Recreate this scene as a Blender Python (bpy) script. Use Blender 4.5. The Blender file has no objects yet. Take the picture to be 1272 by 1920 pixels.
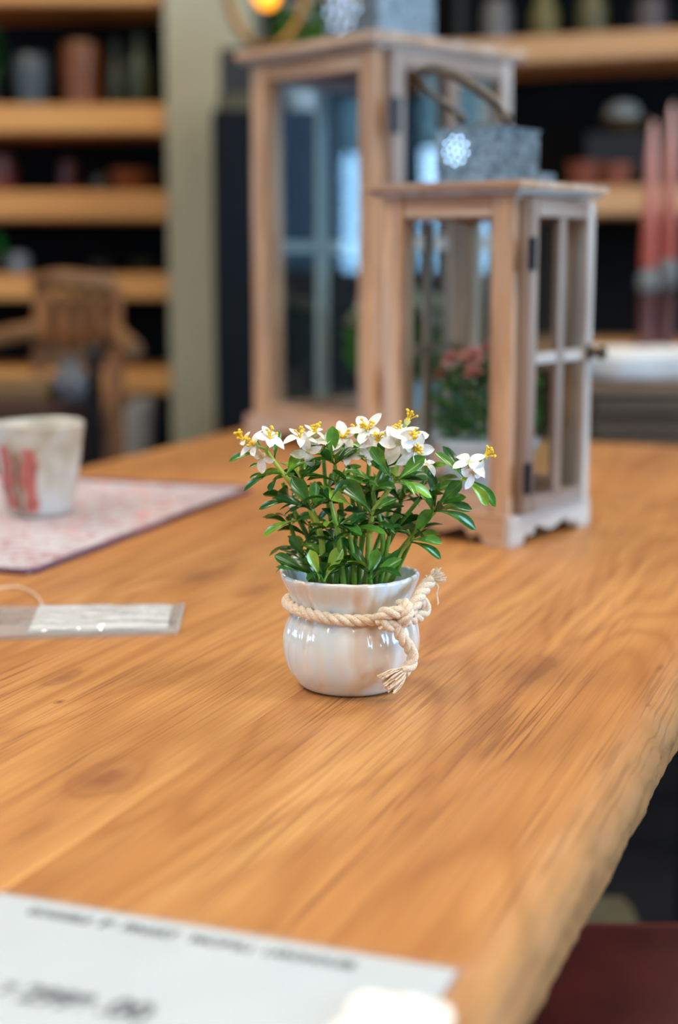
import bpy, bmesh, math, random
from mathutils import Vector, Matrix, noise
random.seed(7)
scene = bpy.context.scene
COL = scene.collection
R = math.radians
PI = math.pi

# ------------------------------------------------------------------ camera
F_PX = 2800.0; CX, CY = 636.0, 960.0
PITCH = math.atan(470.0 / F_PX)
CAM = Vector((0, 0, 0.99)); TZ = 0.75
cd = bpy.data.cameras.new('camera')
cam = bpy.data.objects.new('camera', cd); COL.objects.link(cam)
cam.location = CAM; cam.rotation_euler = (PI / 2 - PITCH, 0, 0)
cd.sensor_fit = 'VERTICAL'; cd.sensor_height = 36.0; cd.sensor_width = 24.0
cd.lens = F_PX / 1920 * 36.0
cd.clip_start = 0.02; cd.clip_end = 60
cd.dof.use_dof = True; cd.dof.focus_distance = 0.815
cd.dof.aperture_fstop = 3.8
scene.camera = cam

# ------------------------------------------------------------------ world, exposure
w = bpy.data.worlds.new('daylight'); scene.world = w; w.use_nodes = True
bg = w.node_tree.nodes['Background']
bg.inputs[0].default_value = (0.40, 0.68, 1.0, 1); bg.inputs[1].default_value = 16.0
vs = scene.view_settings
vs.view_transform = 'Standard'; vs.look = 'None'; vs.gamma = 1.0; vs.exposure = 0.0
vs.use_curve_mapping = False
scene.cycles.use_denoising = True
scene.cycles.max_bounces = 10; scene.cycles.transparent_max_bounces = 24
scene.cycles.glossy_bounces = 4; scene.cycles.sample_clamp_indirect = 6.0
scene.cycles.caustics_reflective = False; scene.cycles.caustics_refractive = False

# ------------------------------------------------------------------ lights (ceiling fixtures' lamps, daylight portals)
CEIL = 3.0
def area(name, loc, rot, sx, sy, power, col, portal=False, disk=False):
    l = bpy.data.lights.new(name, 'AREA'); l.shape = 'DISK' if disk else 'RECTANGLE'
    l.size = sx
    if not disk: l.size_y = sy
    l.energy = power; l.color = col
    if portal: l.cycles.is_portal = True
    o = bpy.data.objects.new(name, l); COL.objects.link(o)
    o.location = loc; o.rotation_euler = rot
    return o
WARM = (1.0, 0.86, 0.70)
PANELS = [(-1.5, 0.4), (1.5, 0.4), (-1.5, 2.5), (1.5, 2.5), (-1.0, -1.6), (1.0, -1.6)]
PANEL_W = [34, 36, 44, 38, 30, 30]
for (x, y), pw in zip(PANELS, PANEL_W):
    area('ceiling_lamp', (x, y, CEIL - 0.05), (0, 0, 0), 1.1, 0.5, pw, WARM)
SPOTS = [(-0.55, -0.2), (-0.25, -0.35), (0.1, -0.3), (0.45, -0.1), (0.75, 0.2)]
for x, y in SPOTS:
    area('track_lamp', (x, y, 2.42), (0, 0, 0), 0.06, 0.06, 3.2, (1, 0.93, 0.84), disk=True)
WINS_L = [(1.1, 2.66, 0.93, 1.75), (-1.2, 0.3, 1.24, 2.3)]
WINS_R = [(1.66, 1.99, 0.92, 2.08), (-2.4, 1.35, 0.90, 2.5)]
# per opening: the panes (y0, y1, z0, z1, tinted)
PANES = {WINS_L[0]: [(1.1, 2.26, 0.93, 1.34, 0), (1.1, 2.26, 1.34, 1.75, 1), (2.26, 2.66, 0.93, 1.75, 1)], WINS_R[0]: [(1.66, 1.99, 0.92, 1.44, 0), (1.66, 1.99, 1.44, 2.08, 2)]}
XL, XR, YB, YF = -4.2, 4.2, -3.0, 4.75
for a, b, c, d in WINS_L:
    area('daylight_portal', (XL - 0.02, (a + b) / 2, (c + d) / 2), (0, -PI / 2, 0), d - c, b - a, 1, (1, 1, 1), portal=True)
for a, b, c, d in WINS_R:
    area('daylight_portal', (XR + 0.02, (a + b) / 2, (c + d) / 2), (0, PI / 2, 0), d - c, b - a, 1, (1, 1, 1), portal=True)

# ------------------------------------------------------------------ pixel <-> world helpers
def ray(px, py):
    x = (px - CX) / F_PX; y = -(py - CY) / F_PX
    fw = Vector((0, math.cos(PITCH), -math.sin(PITCH))); up = Vector((0, math.sin(PITCH), math.cos(PITCH)))
    return Vector((x, 0, 0)) + fw + up * y
def pl(px, py, z=TZ):
    r = ray(px, py); return CAM + r * ((z - CAM.z) / r.z)
def at(px, py, Y):
    r = ray(px, py); return CAM + r * (Y / r.y)

# ------------------------------------------------------------------ mesh helpers
class MB:
    def __init__(s): s.v = []; s.f = []
    def add(s, vs, fs):
        o = len(s.v); s.v += [tuple(v) for v in vs]; s.f += [tuple(i + o for i in f) for f in fs]; return s
    def box(s, c, d, rz=0.0, bev=0.0, M=None):
        bm = bmesh.new(); bmesh.ops.create_cube(bm, size=1)
        for v in bm.verts: v.co = Vector((v.co.x * d[0], v.co.y * d[1], v.co.z * d[2]))
        if bev > 0: bmesh.ops.bevel(bm, geom=bm.edges[:], offset=bev, segments=2, affect='EDGES', clamp_overlap=True)
        X = Matrix.Translation(c) @ Matrix.Rotation(rz, 4, 'Z')
        if M: X = X @ M
        bm.verts.index_update()
        s.add([X @ v.co for v in bm.verts], [[v.index for v in f.verts] for f in bm.faces]); bm.free(); return s
    def tube(s, pts, rad, n=10, cap=True, closed=False):
        pts = [Vector(p) for p in pts]; m = len(pts)
        rads = rad if isinstance(rad, (list, tuple)) else [rad] * m
        fr = frames(pts, closed); vs = []
        for i in range(m):
            t, a, b = fr[i]
            for k in range(n):
                q = 2 * PI * k / n
                vs.append(pts[i] + (a * math.cos(q) + b * math.sin(q)) * rads[i])
        fs = []
        for i in range(m if closed else m - 1):
            j = (i + 1) % m
            for k in range(n):
                l = (k + 1) % n
                fs.append((i * n + k, i * n + l, j * n + l, j * n + k))
        if cap and not closed:
            fs.append(tuple(range(n))[::-1]); fs.append(tuple((m - 1) * n + k for k in range(n)))
        return s.add(vs, fs)
    def lathe(s, prof, n=32, c=(0, 0, 0), fn=None):
        vs = []; m = len(prof)
        for i, (r, z) in enumerate(prof):
            for k in range(n):
                a = 2 * PI * k / n; rr, zz = (r, z) if fn is None else fn(r, z, a, i)
                vs.append((c[0] + rr * math.cos(a), c[1] + rr * math.sin(a), c[2] + zz))
        fs = [(i * n + k, i * n + (k + 1) % n, (i + 1) * n + (k + 1) % n, (i + 1) * n + k) for i in range(m - 1) for k in range(n)]
        if prof[0][0] > 1e-5: fs.append(tuple(range(n))[::-1])
        if prof[-1][0] > 1e-5: fs.append(tuple((m - 1) * n + k for k in range(n)))
        return s.add(vs, fs)
    def ball(s, c, r, seg=12, ring=8, sc=(1, 1, 1)):
        bm = bmesh.new(); bmesh.ops.create_uvsphere(bm, u_segments=seg, v_segments=ring, radius=1)
        bm.verts.index_update()
        s.add([(c[0] + v.co.x * r * sc[0], c[1] + v.co.y * r * sc[1], c[2] + v.co.z * r * sc[2]) for v in bm.verts],
              [[v.index for v in f.verts] for f in bm.faces]); bm.free(); return s
    def grid(s, fn, nu, nv):
        vs = [fn(i / nu, j / nv) for j in range(nv + 1) for i in range(nu + 1)]
        fs = [(j * (nu + 1) + i, j * (nu + 1) + i + 1, (j + 1) * (nu + 1) + i + 1, (j + 1) * (nu + 1) + i) for j in range(nv) for i in range(nu)]
        return s.add(vs, fs)
    def mesh(s, name, mat, smooth=None):
        me = bpy.data.meshes.new(name); me.from_pydata(s.v, [], s.f)
        bm = bmesh.new(); bm.from_mesh(me)
        if s.__dict__.get('norm', True): bmesh.ops.recalc_face_normals(bm, faces=bm.faces[:])
        bm.to_mesh(me); bm.free()
        if mat: me.materials.append(mat)
        if smooth is not None:
            me.shade_smooth()
            if smooth < 180: me.set_sharp_from_angle(angle=R(smooth))
        return me
def frames(pts, closed=False):
    m = len(pts); T = []
    for i in range(m):
        if closed: t = pts[(i + 1) % m] - pts[i - 1]
        else: t = pts[min(i + 1, m - 1)] - pts[max(i - 1, 0)]
        T.append(t.normalized() if t.length > 1e-9 else Vector((0, 0, 1)))
    up = Vector((0, 0, 1)) if abs(T[0].z) < 0.9 else Vector((1, 0, 0))
    a = (up - T[0] * up.dot(T[0])).normalized(); out = []
    for t in T:
        a = a - t * a.dot(t)
        a = a.normalized() if a.length > 1e-6 else t.orthogonal().normalized()
        out.append((t, a, t.cross(a)))
    return out
def smooth_path(pts, k=8, closed=False):
    pts = [Vector(p) for p in pts]; m = len(pts); out = []
    rng = range(m) if closed else range(m - 1)
    for i in rng:
        if closed: p0, p1, p2, p3 = pts[i - 1], pts[i], pts[(i + 1) % m], pts[(i + 2) % m]
        else: p0, p1, p2, p3 = pts[max(i - 1, 0)], pts[i], pts[i + 1], pts[min(i + 2, m - 1)]
        for j in range(k):
            t = j / k
            out.append(0.5 * ((2 * p1) + (p2 - p0) * t + (2 * p0 - 5 * p1 + 4 * p2 - p3) * t * t + (3 * p1 - p0 - 3 * p2 + p3) * t ** 3))
    if not closed: out.append(pts[-1])
    return out
def obj(name, mb, mat, parent=None, smooth=40, loc=None, **kw):
    me = mb.mesh(name, mat, smooth) if isinstance(mb, MB) else mb
    o = bpy.data.objects.new(name, me); COL.objects.link(o)
    if parent: o.parent = parent
    if loc is not None: o.location = loc
    for k, v in kw.items(): o[k] = v
    return o
def root(name, loc, rz=0.0, label=None, cat=None, group=None):
    o = bpy.data.objects.new(name, None); COL.objects.link(o)
    o.location = loc; o.rotation_euler = (0, 0, rz); o.empty_display_size = 0.05
    tag(o, label, cat, group); return o
def tag(o, label=None, cat=None, group=None):
    if label: o['label'] = label
    if cat: o['category'] = cat
    if group: o['group'] = group
    return o
def struct(name, mb, mat, parent=None, smooth=None):
    o = obj(name, mb, mat, parent, smooth); o['kind'] = 'structure'; return o

# ------------------------------------------------------------------ materials
class NT:
    def __init__(s, name):
        s.m = bpy.data.materials.new(name); s.m.use_nodes = True
        s.t = s.m.node_tree; s.b = s.t.nodes['Principled BSDF']; s.out = s.t.nodes['Material Output']
    def n(s, typ, **kw):
        x = s.t.nodes.new(typ)
        for k, v in kw.items(): setattr(x, k, v)
        return x
    def l(s, a, b): s.t.links.new(a, b)
    def set(s, **kw):
        for k, v in kw.items():
            s.b.inputs[k.replace('_', ' ')].default_value = v
        return s
    def val(s, a, sock):
        if isinstance(a, (int, float)): sock.default_value = a
        else: s.l(a, sock)
    def math(s, op, a, b=0.0, c=0.0, clamp=False):
        x = s.n('ShaderNodeMath', operation=op); x.use_clamp = clamp
        s.val(a, x.inputs[0]); s.val(b, x.inputs[1])
        if op in ('MULTIPLY_ADD', 'SMOOTH_MIN'): s.val(c, x.inputs[2])
        return x.outputs[0]
    def coord(s, scale=(1, 1, 1), which='Object', loc=None):
        tc = s.n('ShaderNodeTexCoord'); mp = s.n('ShaderNodeMapping')
        s.l(tc.outputs[which], mp.inputs[0]); mp.inputs['Scale'].default_value = scale
        if loc: mp.inputs['Location'].default_value = loc
        return mp.outputs[0]
    def scale(s, vec, sc):
        mp = s.n('ShaderNodeMapping'); s.l(vec, mp.inputs[0]); mp.inputs['Scale'].default_value = sc; return mp.outputs[0]
    def noise(s, vec, scale=1.0, detail=3.0, rough=0.5, dist=0.0):
        x = s.n('ShaderNodeTexNoise'); s.l(vec, x.inputs['Vector'])
        x.inputs['Scale'].default_value = scale; x.inputs['Detail'].default_value = detail
        x.inputs['Roughness'].default_value = rough; x.inputs['Distortion'].default_value = dist
        return x.outputs['Fac']
    def ramp(s, fac, stops):
        x = s.n('ShaderNodeValToRGB'); s.val(fac, x.inputs[0]); e = x.color_ramp.elements
        while len(e) < len(stops): e.new(0.5)
        for i, (p, c) in enumerate(stops):
            e[i].position = p; e[i].color = (c, c, c, 1) if isinstance(c, (int, float)) else (*c, 1)
        return x.outputs[0]
    def mix(s, fac, a, b, mode='MIX'):
        x = s.n('ShaderNodeMix', data_type='RGBA', blend_type=mode)
        s.val(fac, x.inputs[0])
        for v, k in ((a, 6), (b, 7)):
            if isinstance(v, tuple): x.inputs[k].default_value = (*v, 1)
            else: s.l(v, x.inputs[k])
        return x.outputs[2]
    def bump(s, h, strength=0.3, dist=0.001):
        x = s.n('ShaderNodeBump'); x.inputs['Strength'].default_value = strength; x.inputs['Distance'].default_value = dist
        s.l(h, x.inputs['Height']); s.l(x.outputs[0], s.b.inputs['Normal'])
    def color(s, c): s.l(c, s.b.inputs['Base Color'])

def plain(name, col, rough=0.5, metal=0.0, var=0.18, sc=30.0, spec=0.5, **kw):
    m = NT(name); m.set(Roughness=rough, Metallic=metal); m.b.inputs['Specular IOR Level'].default_value = spec
    f = m.noise(m.coord(), sc, 3)
    d = tuple(c * (1 - var) for c in col); l = tuple(min(1, c * (1 + var)) for c in col)
    m.color(m.ramp(f, [(0.3, d), (0.7, l)]))
    m.set(**kw); return m.m

def wood(name, c_dark, c_light, axis, wash=None, wash_amt=0.0, rough=0.6, sc=1.0, bump=0.25):
    m = NT(name); m.set(Roughness=rough)
    s = [140 * sc] * 3; s['xyz'.index(axis)] = 9 * sc
    v = m.coord(tuple(s)); f = m.noise(v, 1, 4, 0.6, 0.4)
    s2 = [30 * sc] * 3; s2['xyz'.index(axis)] = 3 * sc
    g = m.noise(m.coord(tuple(s2)), 1, 2, 0.5, 0.8)
    c = m.ramp(f, [(0.32, c_dark), (0.62, c_light)])
    c = m.mix(m.ramp(g, [(0.35, 0.0), (0.7, 0.6)]), c, tuple(x * 0.72 for x in c_dark), 'MIX')
    if wash:
        q = m.noise(m.coord(tuple(x * 0.45 for x in s)), 1, 3, 0.6)
        c = m.mix(m.ramp(q, [(0.5 - 0.22 * wash_amt * 1.4, 0.0), (0.78 - 0.3 * wash_amt, min(1.0, 0.4 + wash_amt * 0.6))]), c, wash)
    m.color(c); m.bump(f, bump, 0.0008); return m.m

def glass(name, base=0.05, tint=(1, 1, 1), rough=0.0, milk=0.0, gain=1.0):
    m = NT(name); t = m.t
    geo = m.n('ShaderNodeNewGeometry'); dp = m.n('ShaderNodeVectorMath', operation='DOT_PRODUCT')
    m.l(geo.outputs['Normal'], dp.inputs[0]); m.l(geo.outputs['Incoming'], dp.inputs[1])
    c = m.math('SUBTRACT', 1.0, m.math('ABSOLUTE', dp.outputs['Value']), clamp=True)
    fr = m.math('MULTIPLY_ADD', m.math('POWER', c, 5.0), 0.9 * gain, base, )
    tr = m.n('ShaderNodeBsdfTransparent'); tr.inputs[0].default_value = (*tint, 1)
    gl = m.n('ShaderNodeBsdfGlossy'); gl.inputs['Roughness'].default_value = rough
    body = tr.outputs[0]
    if milk > 0:
        df = m.n('ShaderNodeBsdfDiffuse'); df.inputs[0].default_value = (0.85, 0.87, 0.88, 1)
        mm = m.n('ShaderNodeMixShader'); mm.inputs[0].default_value = milk
        m.l(tr.outputs[0], mm.inputs[1]); m.l(df.outputs[0], mm.inputs[2]); body = mm.outputs[0]
    mx = m.n('ShaderNodeMixShader'); m.l(fr, mx.inputs[0]); m.l(body, mx.inputs[1]); m.l(gl.outputs[0], mx.inputs[2])
    m.l(mx.outputs[0], m.out.inputs[0]); return m.m

# table frame: u runs along the table, v across it
UA = R(68.664); U = Vector((math.cos(UA), math.sin(UA), 0)); V = Vector((-math.sin(UA), math.cos(UA), 0))
def uv_of(p): return p.dot(U), p.dot(V)
def uvp(px, py): return uv_of(pl(px, py))

def table_wood():
    m = NT('oiled_oak'); m.set(Roughness=0.45); m.b.inputs['Specular IOR Level'].default_value = 0.32
    tc = m.n('ShaderNodeTexCoord'); at_ = m.n('ShaderNodeAttribute', attribute_type='OBJECT', attribute_name='seed')
    cmb = m.n('ShaderNodeCombineXYZ')
    m.l(m.math('MULTIPLY', at_.outputs['Fac'], 3.7), cmb.inputs[0]); m.l(m.math('MULTIPLY', at_.outputs['Fac'], 1.3), cmb.inputs[1])
    add = m.n('ShaderNodeVectorMath', operation='ADD'); m.l(tc.outputs['Object'], add.inputs[0]); m.l(cmb.outputs[0], add.inputs[1])
    vec = add.outputs[0]
    sep = m.n('ShaderNodeSeparateXYZ'); m.l(tc.outputs['Object'], sep.inputs[0]); X, Y = sep.outputs[0], sep.outputs[1]
    wob = m.noise(m.scale(tc.outputs['Object'], (22, 60, 22)), 1, 3, 0.6)
    wob = m.math('MULTIPLY', m.math('SUBTRACT', wob, 0.5), 1.3)
    knots = None
    KN = [(200, 1462, 0.024, 0.014, 0.8), (208, 1448, 0.007, 0.005, 0.8), (120, 1271, 0.016, 0.006, 0.75), (112, 1316, 0.0035, 0.0022, 1.0), (370, 1082, 0.03, 0.016, 0.7),
          (480, 1108, 0.02, 0.008, 0.7), (1012, 1256, 0.045, 0.012, 0.85), (940, 1325, 0.05, 0.007, 0.7), (1216, 1319, 0.004, 0.0018, 1.1),
          (1238, 1252, 0.006, 0.0016, 1.1), (900, 1380, 0.06, 0.004, 0.6), (60, 1560, 0.03, 0.006, 0.4), (1150, 1415, 0.03, 0.002, 0.7)]
    for px, py, a, b, s in KN:
        ku, kv = uvp(px, py)
        dx = m.math('DIVIDE', m.math('SUBTRACT', X, ku), a); dy = m.math('DIVIDE', m.math('SUBTRACT', Y, kv), b)
        dy = m.math('ADD', dy, wob)
        d2 = m.math('ADD', m.math('MULTIPLY', dx, dx), m.math('MULTIPLY', dy, dy))
        g = m.math('MULTIPLY', m.math('EXPONENT', m.math('MULTIPLY', d2, -1.0)), s)
        knots = g if knots is None else m.math('MAXIMUM', knots, g)
    # contour rings of the growth field: cathedral figures stretched along the board
    n1 = m.noise(m.scale(vec, (1.5, 8.5, 3)), 1, 2, 0.42, 0.35)
    fld = m.math('ADD', m.math('MULTIPLY', n1, 95.0), m.math('MULTIPLY', knots, 11.0))
    rings = m.math('MULTIPLY_ADD', m.math('SINE', fld), 0.5, 0.5)
    rings = m.math('POWER', rings, 2.4)
    broad = m.noise(m.scale(vec, (1.6, 16, 2)), 1, 3, 0.55)
    fib = m.noise(m.scale(vec, (7, 360, 60)), 1, 3, 0.6, 0.15)
    fwarp = m.scale(vec, (9, 620, 80))
    pores = m.noise(fwarp, 1, 2, 0.5, 0.12)
    c = m.ramp(broad, [(0.30, (0.44, 0.182, 0.055)), (0.52, (0.55, 0.256, 0.080)), (0.72, (0.65, 0.335, 0.112))])
    c = m.mix(m.math('MULTIPLY', rings, 0.42), c, (0.32, 0.112, 0.028))
    c = m.mix(m.ramp(fib, [(0.38, 0.38), (0.58, 0.0)]), c, (0.38, 0.14, 0.045))
    zone = m.noise(m.scale(vec, (3.0, 22, 4)), 1, 2)
    pz = m.math('MULTIPLY', m.ramp(pores, [(0.53, 0.0), (0.62, 0.66)]), m.ramp(zone, [(0.35, 0.15), (0.6, 1.0)]))
    c = m.mix(pz, c, (0.17, 0.058, 0.02))
    c = m.mix(m.math('MULTIPLY', knots, 0.80, clamp=True), c, (0.20, 0.065, 0.03))
    tint = m.n('ShaderNodeAttribute', attribute_type='OBJECT', attribute_name='tint')
    hs = m.n('ShaderNodeHueSaturation'); m.l(c, hs.inputs['Color']); m.l(tint.outputs['Fac'], hs.inputs['Value'])
    # paler worn sapwood along the hewn outer edges of the slab
    edge = m.math('MULTIPLY', m.ramp(m.math('MULTIPLY', m.math('SUBTRACT', 0.152, Y), 25.0), [(0.2, 0.0), (0.9, 1.0)]), 0.55)
    c2 = m.mix(edge, hs.outputs[0], (0.40, 0.215, 0.09))
    m.color(c2)
    h = m.math('SUBTRACT', m.math('MULTIPLY', fib, 0.5), m.math('MULTIPLY', pz, 0.9))
    m.bump(h, 0.35, 0.0006)
    m.l(m.ramp(zone, [(0.3, 0.36), (0.7, 0.5)]), m.b.inputs['Roughness'])
    return m.m
M_TABLE = table_wood()

TAN_D, TAN_L = (0.38, 0.19, 0.088), (0.74, 0.45, 0.245)
PALE = (0.60, 0.57, 0.53)
M_W = {a: wood('lantern_wood_' + a, TAN_D, TAN_L, a, PALE, 0.20) for a in 'xyz'}
M_WW = {a: wood('whitewashed_wood_' + a, (0.26, 0.15, 0.095), (0.52, 0.38, 0.28), a, PALE, 0.70) for a in 'xyz'}
M_WD = {a: wood('greyed_brown_wood_' + a, (0.17, 0.095, 0.06), (0.33, 0.215, 0.15), a, (0.42, 0.38, 0.34), 0.35) for a in 'xyz'}
M_PW = {a: wood('pale_painted_wood_' + a, (0.50, 0.50, 0.44), (0.72, 0.73, 0.67), a) for a in 'xyz'}
M_GLASS = glass('window_glass', base=0.055)
M_LGLASS = glass('lantern_glass', base=0.075, tint=(0.93, 0.97, 0.98))
M_FILM = glass('clear_plastic_film', base=0.10, rough=0.09, milk=0.22)
M_BLUEGLASS = glass('dark_tinted_window_glass', base=0.05, tint=(0.14, 0.17, 0.19))
M_BLUEGLASS2 = glass('tinted_window_glass', base=0.05, tint=(0.34, 0.38, 0.36))
M_BLACK = plain('black_metal', (0.012, 0.013, 0.016), 0.45, 0.3)
M_DARKMETAL = plain('dark_steel', (0.02, 0.021, 0.024), 0.4, 0.6)
def galvanised(name, lo, hi):
    m = NT(name); m.set(Roughness=0.42, Metallic=0.5)
    v = m.n('ShaderNodeTexVoronoi'); m.l(m.coord((1, 1, 1)), v.inputs['Vector']); v.inputs['Scale'].default_value = 190
    n = m.noise(m.coord((1, 1, 1)), 60, 4, 0.65)
    f = m.math('ADD', m.math('MULTIPLY', v.outputs['Distance'], 0.5), m.math('MULTIPLY', n, 0.75))
    m.color(m.ramp(f, [(0.35, lo), (0.8, hi)])); m.bump(n, 0.3, 0.0006); return m.m
M_GALV = galvanised('galvanised_steel', (0.030, 0.035, 0.036), (0.24, 0.265, 0.27))
M_GLINT_STUD = plain('glint_stud_zinc', (0.85, 0.90, 0.95), 0.12, 1.0, var=0.03)

# ------------------------------------------------------------------ room shell
M_FLOOR = plain('dark_floor', (0.007, 0.007, 0.010), 0.7, sc=8, spec=0.15)
M_CEIL = plain('ceiling_paint', (0.55, 0.53, 0.50), 0.9, var=0.03)
M_BACKW = plain('black_wall', (0.010, 0.011, 0.012), 0.9, var=0.15, sc=6, spec=0.1)
M_SIDEW = plain('dark_side_wall', (0.045, 0.047, 0.05), 0.85, sc=5)
M_NEARW = plain('beige_wall', (0.42, 0.38, 0.32), 0.85, var=0.06, sc=4)
M_PILLAR = plain('olive_beige_plaster', (0.43, 0.395, 0.27), 0.85, var=0.08, sc=3)
struct('floor', MB().box((0, (YB + YF) / 2, -0.05), (XR - XL + 0.4, YF - YB + 0.4, 0.1)), M_FLOOR)
struct('ceiling', MB().box((0, (YB + YF) / 2, CEIL + 0.05), (XR - XL + 0.4, YF - YB + 0.4, 0.1)), M_CEIL)
struct('wall_far', MB().box((0, YF + 0.1, CEIL / 2), (XR - XL, 0.2, CEIL)), M_BACKW)
struct('wall_near', MB().box((0, YB - 0.1, CEIL / 2), (XR - XL, 0.2, CEIL)), M_NEARW)
def wall_with(name, x, wins, sgn):
    mb = MB(); xs = x + sgn * 0.1; ws = sorted(wins); y = YB - 0.2
    for a, b, c, d in ws:
        mb.box((xs, (y + a) / 2, CEIL / 2), (0.2, a - y, CEIL))
        mb.box((xs, (a + b) / 2, c / 2), (0.2, b - a, c)); mb.box((xs, (a + b) / 2, (d + CEIL) / 2), (0.2, b - a, CEIL - d))
        y = b
    mb.box((xs, (y + YF + 0.2) / 2, CEIL / 2), (0.2, YF + 0.2 - y, CEIL))
    return struct(name, mb, M_SIDEW)
wl = wall_with('wall_left', XL, WINS_L, -1); wr = wall_with('wall_right', XR, WINS_R, 1)
k = 0
TINTS = {0: M_GLASS, 1: M_BLUEGLASS, 2: M_BLUEGLASS2}
for wins, x, s in ((WINS_L, XL, -1), (WINS_R, XR, 1)):
    for wn_ in wins:
        a, b, c, d = wn_; k += 1
        fr = MB(); t = 0.03; xx = x + s * 0.06
        fr.box((xx, a + t / 2, (c + d) / 2), (0.06, t, d - c)); fr.box((xx, b - t / 2, (c + d) / 2), (0.06, t, d - c))
        fr.box((xx, (a + b) / 2, c + t / 2), (0.06, b - a - 2 * t, t)); fr.box((xx, (a + b) / 2, d - t / 2), (0.06, b - a - 2 * t, t))
        wn = struct('window_%d' % k, fr, M_DARKMETAL)
        for (pa_, pb_, pc_, pd_, tn) in PANES.get(wn_, [(a, b, c, d, 0)]):
            obj('pane', MB().box((xx, (pa_ + pb_) / 2, (pc_ + pd_) / 2), (0.006, pb_ - pa_ - 0.01, pd_ - pc_ - 0.01)), TINTS[tn], wn, None)
        if wn_ in PANES:
            g_ = MB()
            for (pa_, pb_, pc_, pd_, tn) in PANES[wn_][1:]:
                if pc_ > c: g_.box((xx, (pa_ + pb_) / 2, pc_), (0.03, pb_ - pa_, 0.02))
                if pa_ > a: g_.box((xx, pa_, (pc_ + pd_) / 2), (0.03, 0.02, pd_ - pc_))
            obj('glazing_bar', g_, M_DARKMETAL, wn, None)
# unseen ceiling lamp housings and track spots
for x, y in PANELS:
    h = MB(); W_, D_, t = 1.2, 0.6, 0.05
    h.box((0, 0, 0.045), (W_, D_, 0.01)); h.box((0, D_ / 2 - t / 2, 0.015), (W_, t, 0.05)); h.box((0, -D_ / 2 + t / 2, 0.015), (W_, t, 0.05))
    h.box((W_ / 2 - t / 2, 0, 0.015), (t, D_ - 2 * t, 0.05)); h.box((-W_ / 2 + t / 2, 0, 0.015), (t, D_ - 2 * t, 0.05))
    o = obj('ceiling_light', h, plain('lamp_housing', (0.7, 0.7, 0.7), 0.5) if 'M_HOUS' not in globals() else M_HOUS, None, None, (x, y, CEIL - 0.05))
    M_HOUS = o.data.materials[0]
    tag(o, 'unseen white rectangular ceiling light over the ' + ('near' if y < -1 else 'middle' if y < 1 else 'far') + (' left' if x < 0 else ' right') + ' floor', 'ceiling light', 'ceiling lights out of view above')
for (x, y), wd_ in zip(SPOTS, ('leftmost', 'second from left', 'middle', 'second from right', 'rightmost')):
    h = MB(); h.lathe([(0.034, 0.0), (0.04, 0.0), (0.04, 0.12), (0.03, 0.13), (0.034, 0.02)], 20)
    h.tube([(0, 0, 0.12), (0, 0, 0.58)], 0.008, 8)
    o = obj('unseen_track_spotlight', h, M_BLACK, None, 40, (x, y, 2.42)); tag(o, 'unseen small black can spotlight hanging over the near table end, ' + wd_ + ' of five', 'spotlight', 'black can spotlights out of view')

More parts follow.
